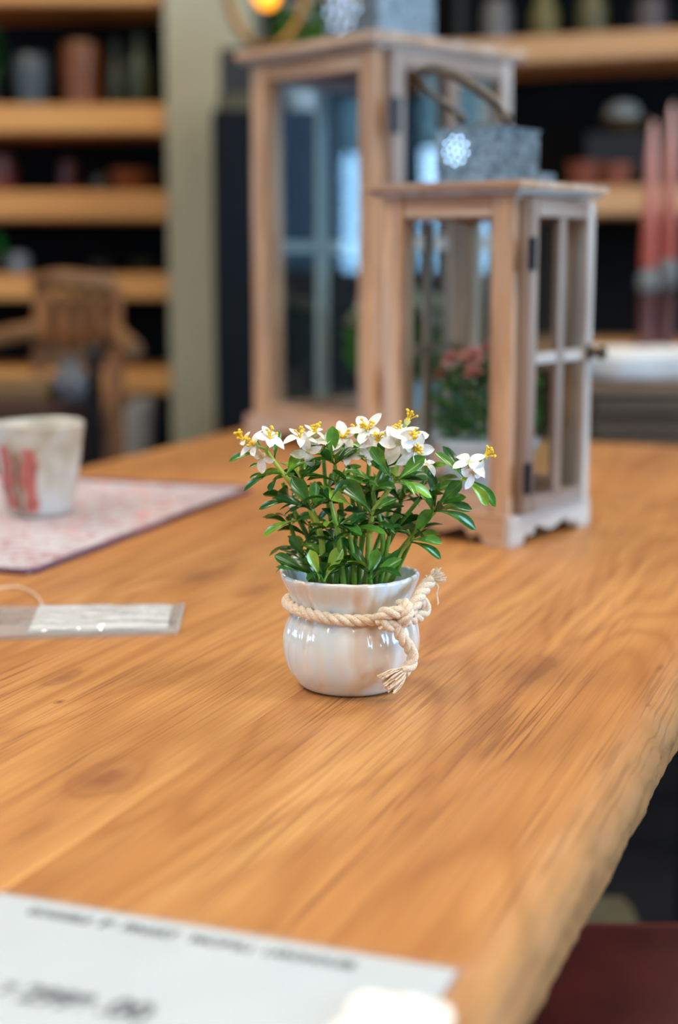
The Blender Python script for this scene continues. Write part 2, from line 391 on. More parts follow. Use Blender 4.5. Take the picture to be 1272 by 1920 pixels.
# ------------------------------------------------------------------ the oak table
tbl = root('oak_table', (0, 0, 0), UA, 'long oak plank table with a rough rounded live edge', 'table')
U0, U1, TH = 0.25, 1.985, 0.042
su, sv = uvp(1010, 1220)
seams = [0.127, 0.213, 0.318, 0.405, 0.512, 0.604, 0.715, 0.818, 0.925]
NU = 420
for i in range(len(seams) - 1):
    a, b = seams[i], seams[i + 1]; mb = MB(); g = 0.00003
    if i == 0 or i == len(seams) - 2:
        near = i == 0; sgn = -1 if near else 1; e = a if near else b; inn = b - g if near else a + g
        nu = NU if near else 120; amp = 1.0 if near else 1.5
        prof = []
        # from the seam (top) outward, round over, down the hewn side, back under to the seam
        top_n = 6; ev = e + (0.010 if near else -0.010)
        for q in range(top_n + 1): prof.append((inn + (ev - inn) * q / top_n, 0.0, 0.0))
        for q in range(1, 11):
            t = q / 10 * PI / 2
            prof.append((ev + sgn * 0.020 * math.sin(t), -0.020 * (1 - math.cos(t)), 0.25 + 0.75 * math.sin(t)))
        for q in range(1, 7):
            prof.append((ev + sgn * (0.020 - 0.003 * q / 6), -0.020 - 0.016 * q / 6, 1.0))
        for q in range(1, 5):
            t = q / 4 * PI / 2
            prof.append((ev + sgn * (0.017 - 0.006 * (1 - math.cos(t))), -0.036 - 0.006 * math.sin(t), 0.8))
        prof.append((inn, -TH, 0.0))
        n = len(prof); vs = []
        for j in range(nu + 1):
            uu = U0 + (U1 - U0) * j / nu
            for pv, pz, wgt in prof:
                p = Vector((uu, pv, pz))
                big = noise.noise(Vector((uu * 5, 3.1, pz * 4))) * 0.0035
                med = noise.noise(Vector((uu * 34, pv * 60, pz * 45 + 2))) * 0.0028
                diag = noise.noise(Vector((uu * 110 + pz * 160, 7.0, pz * 60))) * 0.0009
                d = (big + med + diag) * wgt * amp
                fade = min(1.0, (U1 - uu) / 0.02, (uu - U0) / 0.02)
                vs.append((uu, pv + sgn * d * fade, TZ + pz + (0.5 * med * wgt if 0 < wgt < 1 else 0) * fade))
        fs = []
        for j in range(nu):
            for q in range(n):
                r_ = (q + 1) % n; fs.append((j * n + q, j * n + r_, (j + 1) * n + r_, (j + 1) * n + q))
        fs.append(tuple(range(n))[::-1]); fs.append(tuple(nu * n + q for q in range(n)))
        mb.add(vs, fs); sm = 60
    else:
        mb.box(((U0 + U1) / 2, (a + b) / 2, TZ - TH / 2), (U1 - U0, b - a - 2 * g, TH), bev=0.0001); sm = None
    o = obj('plank', mb, M_TABLE, tbl, sm, seed=float([0.0, 1.31, 2.77, 0.63, 4.2, 3.3, 5.1, 2.2][i]), tint=[1.02, 0.99, 1.04, 1.0, 0.97, 1.03, 0.98, 1.0][i])
    if i == 0: o['label'] = 'plank with rough hewn live edge'
for uu in (U0 + 0.22, U1 - 0.22):
    for vv in (0.21, 0.84):
        obj('leg', MB().box((uu, vv, (TZ - TH) / 2 - 0.004), (0.06, 0.06, TZ - TH - 0.009), bev=0.004), M_DARKMETAL, tbl, None)
    obj('cross_bar', MB().box((uu, 0.525, TZ - TH - 0.03), (0.05, 0.56, 0.05), bev=0.003), M_DARKMETAL, tbl, None)

# ------------------------------------------------------------------ lanterns
def build_lantern(name, F, ang, side, body, H, post, muntin_w, label, chim, rail_h, skirt_h, top_h, MATS, muntin_mat, low_rail):
    """F: roof front corner (world xy). local x runs along the door face, y along the glass side"""
    Rv = Vector((math.cos(ang), math.sin(ang), 0)); Lv = Vector((-math.sin(ang), math.cos(ang), 0))
    c = Vector((F[0], F[1], 0)) + (Rv + Lv) * (side / 2); c.z = TZ
    rt = root(name, c, ang, label, 'lantern')
    hb = body / 2; rt_th = H * 0.022 if H > 0.4 else 0.0068; zt = H - rt_th
    W, WW = M_W, M_WW
    ft = post * 0.28                                        # skirt board thickness
    sk = hb + ft                                            # outer half size of skirt
    # roof
    obj('roof_board', MB().box((0, 0, H - rt_th / 2), (side, side, rt_th), bev=0.0012), W['y'], rt, None)
    fr = MB().box((0, 0, zt - 0.002), (side - 0.010, side - 0.010, 0.004), bev=0.0008)
    obj('roof_moulding', fr, WW['x'], rt, None)
    ztb = zt - 0.0045
    # floor board
    zf = skirt_h * 0.72
    obj('floor_board', MB().box((0, 0, zf), (2 * hb - 0.002, 2 * hb - 0.002, 0.008)), W['y'], rt, None)
    zp0 = zf + 0.0045
    for sx in (-1, 1):
        for sy in (-1, 1):
            o = obj('post', MB().box((sx * (hb - post / 2), sy * (hb - post / 2), (zp0 + ztb) / 2), (post, post, ztb - zp0), bev=0.0010), W['z'], rt, None)
    # scalloped skirt boards
    def skirt(L_, th, h, mat, place):
        n = 60; vs = []; fs = []
        for i in range(n + 1):
            t = i / n; x = -L_ / 2 + L_ * t; d = abs(t - 0.5) * 2       # 0 centre .. 1 end
            if d > 0.70: zb = 0
            elif d > 0.58: zb = h * 0.38 * math.sin((0.70 - d) / 0.12 * PI / 2)
            elif d > 0.42: zb = h * (0.38 - 0.16 * math.sin((0.58 - d) / 0.16 * PI))
            else: zb = h * (0.40 + 0.12 * math.cos(d / 0.42 * PI) * -1 + 0.0)
            for y in (-th / 2, th / 2): vs += [(x, y, zb), (x, y, h)]
        for i in range(n):
            a = i * 4; b = a + 4
            fs += [(a, b, b + 1, a + 1), (a + 3, b + 3, b + 2, a + 2), (a + 1, b + 1, b + 3, a + 3), (a + 2, b + 2, b, a)]
        fs += [(0, 1, 3, 2), (n * 4 + 2, n * 4 + 3, n * 4 + 1, n * 4)]
        M = place; obj('skirt_board', MB().add([M @ Vector(v) for v in vs], fs), mat, rt, 30)
    e = 0.0003
    skirt(2 * sk, ft, skirt_h, WW['x'], Matrix.Translation((0, -(hb + ft / 2), e)))
    skirt(2 * sk, ft, skirt_h, W['x'], Matrix.Translation((0, hb + ft / 2, e)))
    skirt(2 * hb, ft, skirt_h, W['y'], Matrix.Translation((-(hb + ft / 2), 0, e)) @ Matrix.Rotation(PI / 2, 4, 'Z'))
    skirt(2 * hb, ft, skirt_h, W['y'], Matrix.Translation((hb + ft / 2, 0, e)) @ Matrix.Rotation(PI / 2, 4, 'Z'))
    inn = 2 * (hb - post)                                    # clear span between posts
    rth = post * 0.7; g = 0.0008
    zr0 = zp0 + low_rail; zr1 = ztb - top_h
    gz = (zr0 + zr1) / 2; gh = zr1 - zr0
    def side_frame(axis, s, W1, munt):
        c0 = s * (hb - rth / 2 - 0.001)
        def P(a, b): return (a, b) if axis == 'x' else (b, a)
        def D(a, b): return (a, b) if axis == 'x' else (b, a)
        # axis 'x' : face whose length runs along x (normal +-y)
        for z0, z1, nm in ((zp0, zr0, 'bottom_rail'), (zr1, ztb, 'top_rail')):
            x, y = P(0, c0); dx, dy = D(inn - 2 * g, rth)
            obj(nm, MB().box((x, y, (z0 + z1) / 2), (dx, dy, z1 - z0 - 0.0006), bev=0.0008), W1[axis], rt, None)
        x, y = P(0, c0); dx, dy = D(inn - 2 * g, 0.002)
        obj('glass_pane', MB().box((x, y, gz), (dx, dy, gh - 0.001)), M_LGLASS, rt, None)
        if munt:
            x, y = P(0, c0 + s * (0.0012 + muntin_w * 0.2)); dx, dy = D(muntin_w, muntin_w * 0.4)
            obj('muntin', MB().box((x, y, gz), (dx, dy, gh - 0.001), bev=0.0006), muntin_mat['z'], rt, None)
            for q in (-1, 1):
                seg = (inn - 2 * g - muntin_w) / 2
                x, y = P(q * (muntin_w / 2 + seg / 2), c0 + s * (0.0012 + muntin_w * 0.2)); dx, dy = D(seg - 0.0004, muntin_w * 0.4)
                obj('muntin', MB().box((x, y, gz), (dx, dy, muntin_w * 0.85), bev=0.0006), muntin_mat[axis], rt, None)
    side_frame('y', -1, W, False); side_frame('y', 1, W, False); side_frame('x', 1, W, True)
    # door on the -y face, hinged on the front post
    dth = post * 0.55; dst = post * 0.62; dw = inn + post * 1.1; dz0, dz1 = zp0 + 0.002, ztb - 0.003
    yd = -(hb + dth * 0.15) + dth * 0.0
    yd = -(hb - dth / 2) - dth - 0.0004
    yd = -(hb + dth / 2 + 0.0006)
    dw = 2 * hb - post * 0.95
    dz0 = skirt_h + 0.001 if ft > 0 else zp0
    door = obj('door', MB().box((-dw / 2 + dst / 2, yd, (dz0 + dz1) / 2), (dst, dth, dz1 - dz0), bev=0.0008), M_WD['z'], rt, None)
    obj('door_stile', MB().box((dw / 2 - dst / 2, yd, (dz0 + dz1) / 2), (dst, dth, dz1 - dz0), bev=0.0008), WW['z'], door, None)
    di = dw - 2 * dst; rh = dst * 1.15
    for zc, hh in ((dz0 + rh / 2, rh), (dz1 - rh / 2, rh)):
        obj('door_rail', MB().box((0, yd, zc), (di - 0.0006, dth * 0.9, hh), bev=0.0008), M_WD['x'], door, None)
    gz0, gz1 = dz0 + rh, dz1 - rh; gm = (gz0 + gz1) / 2
    obj('door_glass', MB().box((0, yd + dth * 0.2, gm), (di - 0.0006, 0.002, gz1 - gz0 - 0.0006)), M_LGLASS, door, None)
    ym = yd - dth * 0.12
    obj('door_muntin', MB().box((0, ym, gm), (muntin_w, dth * 0.55, gz1 - gz0 - 0.0006), bev=0.0006), M_WD['z'], door, None)
    for q in (-1, 1):
        seg = (di - muntin_w) / 2
        obj('door_muntin', MB().box((q * (muntin_w / 2 + seg / 2), ym, gm), (seg - 0.0006, dth * 0.5, muntin_w * 0.85), bev=0.0006), WW['x'], door, None)
    hl = H * 0.088 if H < 0.4 else H * 0.085
    for zc in (dz0 + (dz1 - dz0) * 0.12, dz0 + (dz1 - dz0) * 0.83):
        hg = MB(); xh = -dw / 2 - 0.0005; yh = -(hb + dth + 0.0022)
        hg.box((xh + post * 0.02, yh + 0.0006, zc), (post * 0.62, 0.0012, hl), bev=0.0004)
        hg.tube([(xh, yh - 0.0014, zc - hl / 2), (xh, yh - 0.0014, zc + hl / 2)], 0.0018, 10)
        for z_ in (-0.3, 0.3):
            for x_ in (-0.2, 0.22): hg.ball((xh + post * x_, yh, zc + hl * z_), 0.0011, 8, 6)
        obj('hinge', hg, M_BLACK, door, 40)
    # latch
    lt = MB(); xl = dw / 2 - dst * 0.5; zl = gm + H * 0.004; yl = yd - dth / 2
    lt.box((xl, yl - 0.0008, zl), (dst * 0.8, 0.0014, H * 0.045), bev=0.0004)
    lt.tube([(xl, yl - 0.001, zl), (xl, yl - 0.010, zl)], 0.0028, 12)
    lt.ball((xl, yl - 0.013, zl), 0.0062, 14, 10, (1, 0.75, 1))
    lt.tube([(xl, yl - 0.006, zl), (xl + dst * 0.5, yl - 0.006, zl - 0.004), (xl + dst * 0.9, yl - 0.005, zl - 0.002)], 0.0016, 8)
    obj('latch', lt, plain('aged_bronze', (0.09, 0.075, 0.045), 0.4, 0.7), door, 40)
    # chimney
    cb, ch = chim
    hw = cb / 2; th = 0.0015
    base = MB(); ex = hw * 1.05; bx = 2 * hw + ex
    base.box((ex / 2, 0, H + 0.0064), (bx, 2 * hw, 0.0122), bev=0.0006); base.box((ex / 2, 0, H + 0.0009), (bx + 0.004, 2 * hw + 0.004, 0.0016))
    chm = obj('chimney_base', base, M_GALV, rt, None)
    z0 = H + 0.0129; b = MB(); z1 = H + ch
    for s in (-1, 1):
        b.box((s * hw, 0, (z0 + z1) / 2), (th, 2 * hw + th, z1 - z0)); b.box((0, s * hw, (z0 + z1) / 2), (2 * hw - th, th, z1 - z0))
    b.box((0, 0, z1 + 0.0009), (2 * hw + 0.005, 2 * hw + 0.005, 0.0018), bev=0.0006)
    b.lathe([(hw * 0.9, z1 + 0.0018), (hw * 0.6, z1 + 0.006), (hw * 0.25, z1 + 0.008), (0.0, z1 + 0.0085)], 20)
    ck = obj('chimney', b, M_GALV, rt, 30)
    # added studs on the glass side, mirroring a window for the cut-outs' bright glints
    st = MB(); zc = (z0 + z1) / 2; rr = (z1 - z0) * 0.15
    for k_, (ring, cnt) in enumerate(((0, 1), (1, 6), (2, 9))):
        for j in range(cnt):
            a = 2 * PI * j / cnt + 0.3 * k_
            yy = hw * 0.38 + ring * rr * 1.15 * math.cos(a); zz = zc - 0.001 + ring * rr * 1.15 * math.sin(a)
            st.ball((-hw - th / 2, yy, zz), rr * 0.50, 14, 8, (0.16, 1, 1))
    obj('glint_studs', st, M_GLINT_STUD, ck, 60)
    return rt, c, dict(hw=hw, z1=z1, hb=hb, zf=zf + 0.004)

SF = at(975, 335, 1.232)
small, sc_, si = build_lantern('wooden_lantern', (0.146, 1.232), R(53), 0.158, 0.132, 0.3055, 0.0205, 0.0115,
    'smaller whitewashed wooden lantern with a wire bail handle, standing in front of the taller one', (0.064, 0.046), 0.02, 0.026, 0.018, None, M_W, 0.022)
large, lc_, li = build_lantern('wooden_lantern', (0.043, 1.832), R(42), 0.271, 0.240, 0.51, 0.030, 0.020,
    'taller wooden lantern with pale crossed window bars, standing behind the smaller one', (0.100, 0.10), 0.03, 0.034, 0.024, None, M_PW, 0.020)
# bail handles
M_BAIL = plain('weathered_bail', (0.10, 0.085, 0.065), 0.5, 0.4, var=0.4, sc=120)
def to_local(rt_loc, ang, p): return Matrix.Rotation(-ang, 3, 'Z') @ (Vector(p) - rt_loc)
hp = [to_local(sc_, R(53), at(x, y, Y)) for x, y, Y in ((866, 222, 1.345), (846, 203, 1.342), (815, 180, 1.338), (794, 160, 1.330), (785, 142, 1.320),
      (795, 130, 1.310), (818, 130, 1.300), (860, 146, 1.292), (900, 170, 1.287), (932, 196, 1.284), (950, 222, 1.284))]
hb_ = MB().tube(smooth_path(hp, 8), 0.0030, 10)
for e_ in (hp[0], hp[-1]): hb_.ball(e_, 0.0055, 10, 8)
obj('bail_handle', hb_, M_BAIL, small, 60)
gp = hp[5:10]; obj('handle_grip', MB().tube(smooth_path(gp, 8), 0.0044, 12), M_BAIL, small, 60)
zl_ = li['z1']; hw = li['hw']
obj('bail_handle', MB().tube(smooth_path([(-hw, 0, zl_ - 0.02), (-hw * 1.15, 0, zl_ + 0.02), (-hw, 0, zl_ + 0.09), (0, 0, zl_ + 0.14), (hw, 0, zl_ + 0.09), (hw * 1.15, 0, zl_ + 0.02), (hw, 0, zl_ - 0.02)], 8), 0.005, 10), M_BAIL, large, 60)

# ------------------------------------------------------------------ leaves, flowers, plants
def leaf_mb(L=1.0, W=0.36, arch=0.25, cup=0.10, twist=0.0, shape=0.62):
    mb = MB(); nu, nv = 10, 4; mb.norm = False
    def f(u, v):
        x = u
        t = max(0.0, (u - 0.18) / 0.82)
        w_ = 0.026 + 0.5 * W * (math.sin(PI * min(1.0, t ** 1.9)) ** 0.62 if 0 < t < 1 else 0.0)
        if u > 0.999: w_ = 0.012
        s = (v - 0.5) * 2
        z = -arch * (x * x) + 0.45 * arch * x + cup * s * s * (w_ / (0.5 * W)) * 0.6 - 0.03 * (1 - abs(s)) * math.sin(PI * u)
        a = twist * u
        yy = s * w_ * L; zz = z * L
        return (x * L, yy * math.cos(a) - 0 * zz, zz + yy * math.sin(a))
    return mb.grid(f, nu, nv)
def leafmat(name, c1, c2, rough=0.22):
    m = NT(name); m.set(Roughness=rough); m.b.inputs['Specular IOR Level'].default_value = 0.6
    tc = m.coord((1, 1, 1)); sep = m.n('ShaderNodeSeparateXYZ'); m.l(tc, sep.inputs[0])
    oi = m.n('ShaderNodeObjectInfo')
    f = m.math('ADD', m.noise(tc, 3, 2), m.math('MULTIPLY', m.math('SUBTRACT', oi.outputs['Random'], 0.5), 0.55))
    c = m.ramp(f, [(0.25, c1), (0.75, c2)])
    vein = m.math('ABSOLUTE', sep.outputs[1])
    c = m.mix(m.ramp(m.math('MULTIPLY', vein, 22.0), [(0.0, 0.35), (0.35, 0.0)]), c, tuple(min(1, x * 1.6) for x in c2))
    m.color(c)
    m.b.inputs['Transmission Weight'].default_value = 0.0
    m.b.inputs['Subsurface Weight'].default_value = 0.0
    return m.m
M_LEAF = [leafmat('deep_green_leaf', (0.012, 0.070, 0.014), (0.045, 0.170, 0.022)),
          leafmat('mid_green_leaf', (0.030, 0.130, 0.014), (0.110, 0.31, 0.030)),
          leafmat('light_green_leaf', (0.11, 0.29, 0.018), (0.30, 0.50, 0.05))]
LEAF_ME = []
for mi in range(3):
    row = []
    for q in range(4):
        mb = leaf_mb(1.0, [0.32, 0.26, 0.36, 0.22][q], [0.15, 0.55, 0.35, 0.8][q], [0.10, 0.07, 0.13, 0.05][q], [0, 0.5, -0.4, 0.2][q])
        row.append(mb.mesh('leaf', M_LEAF[mi], 180))
    LEAF_ME.append(row)
M_STEM = plain('green_stem', (0.37, 0.50, 0.075), 0.35, var=0.3, sc=60)
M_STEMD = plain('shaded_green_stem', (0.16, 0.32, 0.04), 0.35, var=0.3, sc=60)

POTL = pl(657, 1283); POTL.z = TZ; PY = POTL.y
plant = root('potted_flower', POTL, 0, 'small white pleated ceramic pot tied with cream rope, holding leafy green plant with white flowers', 'potted plant')
def LP(px, py, dy=0.0): return at(px, py, PY + dy) - POTL
def place_leaf(base, tip, mi, var=None, up=None):
    d = tip - base; L = d.length
    if L < 1e-5: return
    x = d.normalized()
    if up is None: up = Vector((0, 0, 1)) + Vector((random.uniform(-.5, .5), random.uniform(-.9, 0.1), 0))
    z = up - x * up.dot(x); z = z.normalized() if z.length > 1e-4 else x.orthogonal().normalized()
    y = z.cross(x)
    me = LEAF_ME[mi][random.randrange(4) if var is None else var]
    o = bpy.data.objects.new('leaf', me); COL.objects.link(o); o.parent = plant
    Mx = Matrix((x, y, z)).transposed().to_4x4(); Mx.translation = base
    o.matrix_local = Mx @ Matrix.Diagonal((L, L, L, 1))
nleaf = 0
def whorl(c, n, L, spread, mi_w=(3, 4, 2), axis=Vector((0, 0, 1)), phase=None, jit=0.25):
    global nleaf
    ph = random.uniform(0, 6.28) if phase is None else phase
    for k in range(n):
        a = ph + 2 * PI * k / n + random.uniform(-.25, .25)
        sp = spread + random.uniform(-jit, jit)
        d = Vector((math.cos(a) * math.sin(sp), math.sin(a) * math.sin(sp), math.cos(sp)))
        d = axis.normalized().to_track_quat('Z', 'Y').to_matrix() @ d
        l = L * random.uniform(0.8, 1.15)
        out = Vector((-math.cos(a), -math.sin(a), 0.0)) * math.cos(sp) * 0.9 + Vector((0, 0, 1)) * math.sin(sp)
        place_leaf(Vector(c), Vector(c) + d * l, random.choices((0, 1, 2), mi_w)[0], up=out)
        nleaf += 1
def stem(pts, r0=0.0016, r1=0.0011, mat=None):
    p = smooth_path(pts, 6); n = len(p)
    obj('stem', MB().tube(p, [r0 + (r1 - r0) * i / (n - 1) for i in range(n)], 8), mat or M_STEM, plant, 60)
# stems: list of pixel nodes with depth offset; node with whorl count
STEMS = [
 ([(602, 1098, -.012), (605, 1040, -.014), (601, 1000, -.016), (585, 957, -.018), (560, 925, -.018), (535, 893, -.018), (512, 862, -.016), (498, 842, -.015)], [(3, 7, 1.0), (5, 6, 1.1)]),
 ([(688, 1098, -.014), (690, 1050, -.017), (697, 970, -.020), (718, 935, -.022), (738, 902, -.022), (748, 862, -.022), (762, 838, -.020)], [(2, 7, 1.0), (4, 7, 1.1)]),
 ([(715, 1098, -.004), (740, 1050, -.006), (770, 1010, -.008), (812, 962, -.010), (840, 925, -.010), (870, 897, -.010)], [(3, 6, 0.9)]),
 ([(608, 1100, -.020), (607, 1083, -.022)], [(1, 7, 0.75)]),
 ([(584, 1098, -.004), (578, 1065, -.006), (568, 1050, -.008)], [(2, 6, 1.1)]),
 ([(650, 1098, -.006), (645, 1020, -.008), (640, 950, -.010), (632, 905, -.012), (628, 872, -.012)], [(3, 6, 1.1), (4, 6, 0.8)]),
 ([(672, 1098, .006), (680, 1000, .006), (688, 930, .004), (692, 870, .002), (690, 822, .0)], [(2, 6, 1.1), (3, 6, 1.0)]),
 ([(624, 1098, .002), (605, 1020, .000), (580, 950, -.004), (566, 900, -.006), (566, 850, -.006)], [(3, 7, 0.95), (2, 6, 1.2)]),
 ([(695, 1098, -.020), (693, 1078, -.023)], [(1, 7, 0.75)]),
 ([(640, 1098, .012), (625, 1000, .016), (612, 920, .018), (606, 845, .018)], [(2, 6, 1.1), (3, 5, 1.0)]),
 ([(705, 1098, .008), (730, 1010, .012), (752, 940, .014), (765, 880, .014), (772, 835, .012)], [(2, 7, 1.1), (3, 6, 1.0)]),
 ([(665, 1098, -.018), (662, 1040, -.022), (655, 1000, -.024)], [(2, 7, 1.1)]),
 ([(592, 1098, .004), (560, 1030, .004), (545, 985, .002)], [(1, 5, 1.1), (2, 6, 1.1)]),
 ([(728, 1098, .002), (748, 1062, .0), (772, 1012, -.006)], [(2, 6, 1.0)]),
 ([(680, 1098, .018), (715, 1000, .022), (745, 930, .022), (800, 905, .018)], [(2, 6, 1.1), (3, 6, 1.0)]),
 ([(630, 1098, -.012), (632, 1060, -.013), (628, 1015, -.015)], [(2, 6, 1.1)]),
 ([(655, 1098, .010), (668, 1000, .012), (660, 930, .010), (650, 870, .008)], [(1, 6, 1.1), (2, 6, 1.1), (3, 5, 0.9)]),
 ([(712, 1098, -.014), (722, 1050, -.016), (730, 1005, -.018)], [(2, 6, 1.1)]),
 ([(676, 1098, -.010), (715, 1040, -.016), (715, 985, -.018), (700, 925, -.018), (716, 880, -.018)], [(3, 6, 0.95), (4, 5, 0.9)]),
 ([(600, 1098, .010), (578, 1010, .010), (545, 945, .008), (530, 905, .006)], [(1, 5, 1.1), (2, 5, 1.0)]),
]
STEMS += [
 ([(645, 1098, -.020), (640, 1050, -.024), (632, 990, -.028), (620, 940, -.028)], [(2, 6, 1.1), (3, 5, 1.0)]),
 ([(672, 1098, -.004), (676, 1040, -.010), (682, 985, -.014), (664, 915, -.018)], [(2, 6, 1.1), (3, 5, 0.9)]),
 ([(618, 1098, .014), (596, 1040, .016), (585, 990, .016)], [(1, 5, 1.1), (2, 5, 1.0)]),
 ([(700, 1098, .000), (712, 1055, .000), (745, 990, -.004), (788, 935, -.004)], [(2, 5, 1.1), (3, 5, 1.0)]),
]
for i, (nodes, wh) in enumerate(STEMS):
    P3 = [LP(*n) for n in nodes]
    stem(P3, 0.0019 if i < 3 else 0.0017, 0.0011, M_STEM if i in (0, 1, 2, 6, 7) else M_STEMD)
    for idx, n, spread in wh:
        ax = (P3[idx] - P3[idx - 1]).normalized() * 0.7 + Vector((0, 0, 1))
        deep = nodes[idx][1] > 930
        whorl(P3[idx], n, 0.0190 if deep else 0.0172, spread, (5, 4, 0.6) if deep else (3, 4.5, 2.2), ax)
# individually placed outline leaves (base, tip, depth, tone)
OUT = [((485, 852), (430, 852), -.012, 1, 3), ((497, 868), (468, 872), -.010, 1, 1), ((512, 888), (453, 911), -.016, 0, 1), ((505, 890), (470, 888), -.012, 1, 3), ((522, 893), (503, 920), -.020, 0, 0),
       ((545, 942), (487, 942), -.016, 1, 3), ((556, 975), (490, 996), -.014, 2, 1), ((552, 978), (520, 985), -.010, 0, 1), ((570, 1068), (516, 1040), -.020, 0, 0), ((560, 1072), (522, 1058), -.024, 0, 1), ((575, 1050), (545, 1005), -.010, 0, 0),
       ((620, 868), (625, 800), -.014, 1, 0), ((608, 868), (570, 858), -.014, 1, 1), ((627, 870), (662, 838), -.014, 0, 2), ((560, 905), (592, 868), -.012, 1, 3), ((515, 862), (520, 812), -.012, 1, 3), ((490, 838), (478, 822), -.006, 1, 3),
       ((815, 958), (898, 974), -.012, 1, 3), ((820, 955), (884, 945), -.010, 0, 1), ((820, 950), (872, 928), -.006, 1, 2), ((818, 952), (865, 902), -.014, 1, 0), ((815, 955), (814, 885), -.002, 0, 3),
       ((872, 898), (941, 935), -.014, 1, 3), ((872, 900), (922, 942), -.018, 2, 1), ((868, 896), (826, 846), -.008, 1, 1), ((870, 896), (842, 838), -.004, 0, 3), ((866, 900), (825, 912), -.012, 1, 2), ((872, 896), (905, 858), -.014, 2, 2),
       ((768, 1014), (828, 1008), -.014, 1, 1), ((770, 1016), (832, 1036), -.012, 1, 3), ((770, 1012), (808, 955), -.016, 1, 0), ((760, 1020), (730, 1055), -.018, 0, 0), ((845, 870), (812, 872), .002, 2, 0),
       ((607, 1090), (585, 1042), -.024, 1, 3), ((608, 1090), (640, 1026), -.026, 2, 0), ((610, 1085), (664, 1040), -.022, 1, 1), ((600, 1085), (582, 1032), -.028, 2, 0), ((606, 1088), (528, 1042), -.018, 1, 1),
       ((695, 1088), (745, 1044), -.026, 1, 1), ((693, 1085), (708, 1030), -.026, 1, 0), ((692, 1085), (660, 1010), -.024, 0, 3), ((690, 1082), (672, 1030), -.022, 0, 1),
       ((662, 950), (616, 922), -.026, 2, 2), ((697, 960), (646, 900), -.028, 0, 2), ((700, 960), (738, 930), -.026, 1, 1), ((738, 905), (812, 915), -.026, 2, 3), ((740, 905), (795, 855), -.028, 1, 0),
       ((720, 868), (712, 828), -.026, 1, 0), ((728, 890), (700, 838), -.028, 1, 2), ((700, 905), (662, 875), -.024, 1, 3), ((740, 900), (805, 890), -.020, 0, 2), ((585, 955), (552, 895), -.022, 0, 2), ((585, 957), (520, 925), -.020, 0, 1), ((588, 955), (590, 905), -.022, 1, 2)]
for (b, t, dy, mi, va) in OUT:
    place_leaf(LP(b[0], b[1], dy), LP(t[0], t[1], dy - 0.002), mi, va, Vector((random.uniform(-.25, .25), -0.75, 0.65)))

M_PETAL = NT('white_petal'); M_PETAL.set(Roughness=0.55)
M_PETAL.color(M_PETAL.ramp(M_PETAL.noise(M_PETAL.coord(), 4, 2), [(0.3, (0.78, 0.79, 0.70)), (0.65, (0.93, 0.93, 0.90))]))
M_PETAL.b.inputs['Subsurface Weight'].default_value = 0.15; M_PETAL.b.inputs['Subsurface Radius'].default_value = (0.002, 0.002, 0.001)
M_PETAL = M_PETAL.m
M_STAMEN = plain('yellow_stamen', (0.98, 0.62, 0.03), 0.45, var=0.2, sc=300)
M_CUP = plain('pale_flower_cup', (0.62, 0.66, 0.28), 0.5)
def petal_mesh(arch):
    mb = MB(); mb.norm = False
    def f(u, v):
        s = (v - 0.5) * 2; w_ = 0.04 + 0.27 * math.sin(PI * min(1, u ** 0.9)) ** 0.7 if u < 0.999 else 0.015
        return (u, s * w_, 0.30 * u - arch * u * u + 0.07 * s * s)
    return mb.grid(f, 7, 4).mesh('petal', M_PETAL, 180)
PET = [petal_mesh(0.35), petal_mesh(0.75), petal_mesh(0.15)]
def flower(c, axis, L, n=5, stamens=9, first=[0]):
    Q = axis.normalized().to_track_quat('Z', 'Y').to_matrix().to_4x4(); Q.translation = c
    cup = MB().lathe([(0.0006, -0.003), (0.0016, -0.0012), (0.0020, 0.0006), (0.0, 0.0012)], 10)
    fl = obj('flower', cup, M_CUP, plant, 60); fl.matrix_local = Q
    ph = random.uniform(0, 6.28)
    for k_ in range(n):
        p = bpy.data.objects.new('petal', random.choice(PET)); COL.objects.link(p); p.parent = fl
        l = L * random.uniform(0.85, 1.15)
        p.matrix_local = Matrix.Rotation(ph + 2 * PI * k_ / max(n, 1) + random.uniform(-.15, .15), 4, 'Z') @ Matrix.Translation((0.0006, 0, 0.0004)) @ Matrix.Rotation(random.uniform(-.35, .15), 4, 'Y') @ Matrix.Diagonal((l, l, l, 1))
    if stamens:
        sm = MB()
        for k_ in range(stamens):
            a = random.uniform(0, 6.28); sp = random.uniform(0.1, 0.85); h = random.uniform(0.0042, 0.0068)
            e = Vector((math.cos(a) * math.sin(sp), math.sin(a) * math.sin(sp), math.cos(sp))) * h
            sm.tube(smooth_path([(0, 0, 0), e * 0.5 + Vector((0, 0, .0006)), e], 3), 0.00032, 5); sm.ball(e, 0.00085, 7, 5, (1.2, 1, 0.9))
        sm.ball((0, 0, 0.001), 0.0014, 8, 6)
        s_ = obj('stamens', sm, M_STAMEN, fl, 60); s_['label'] = 'yellow stamens'
    return fl
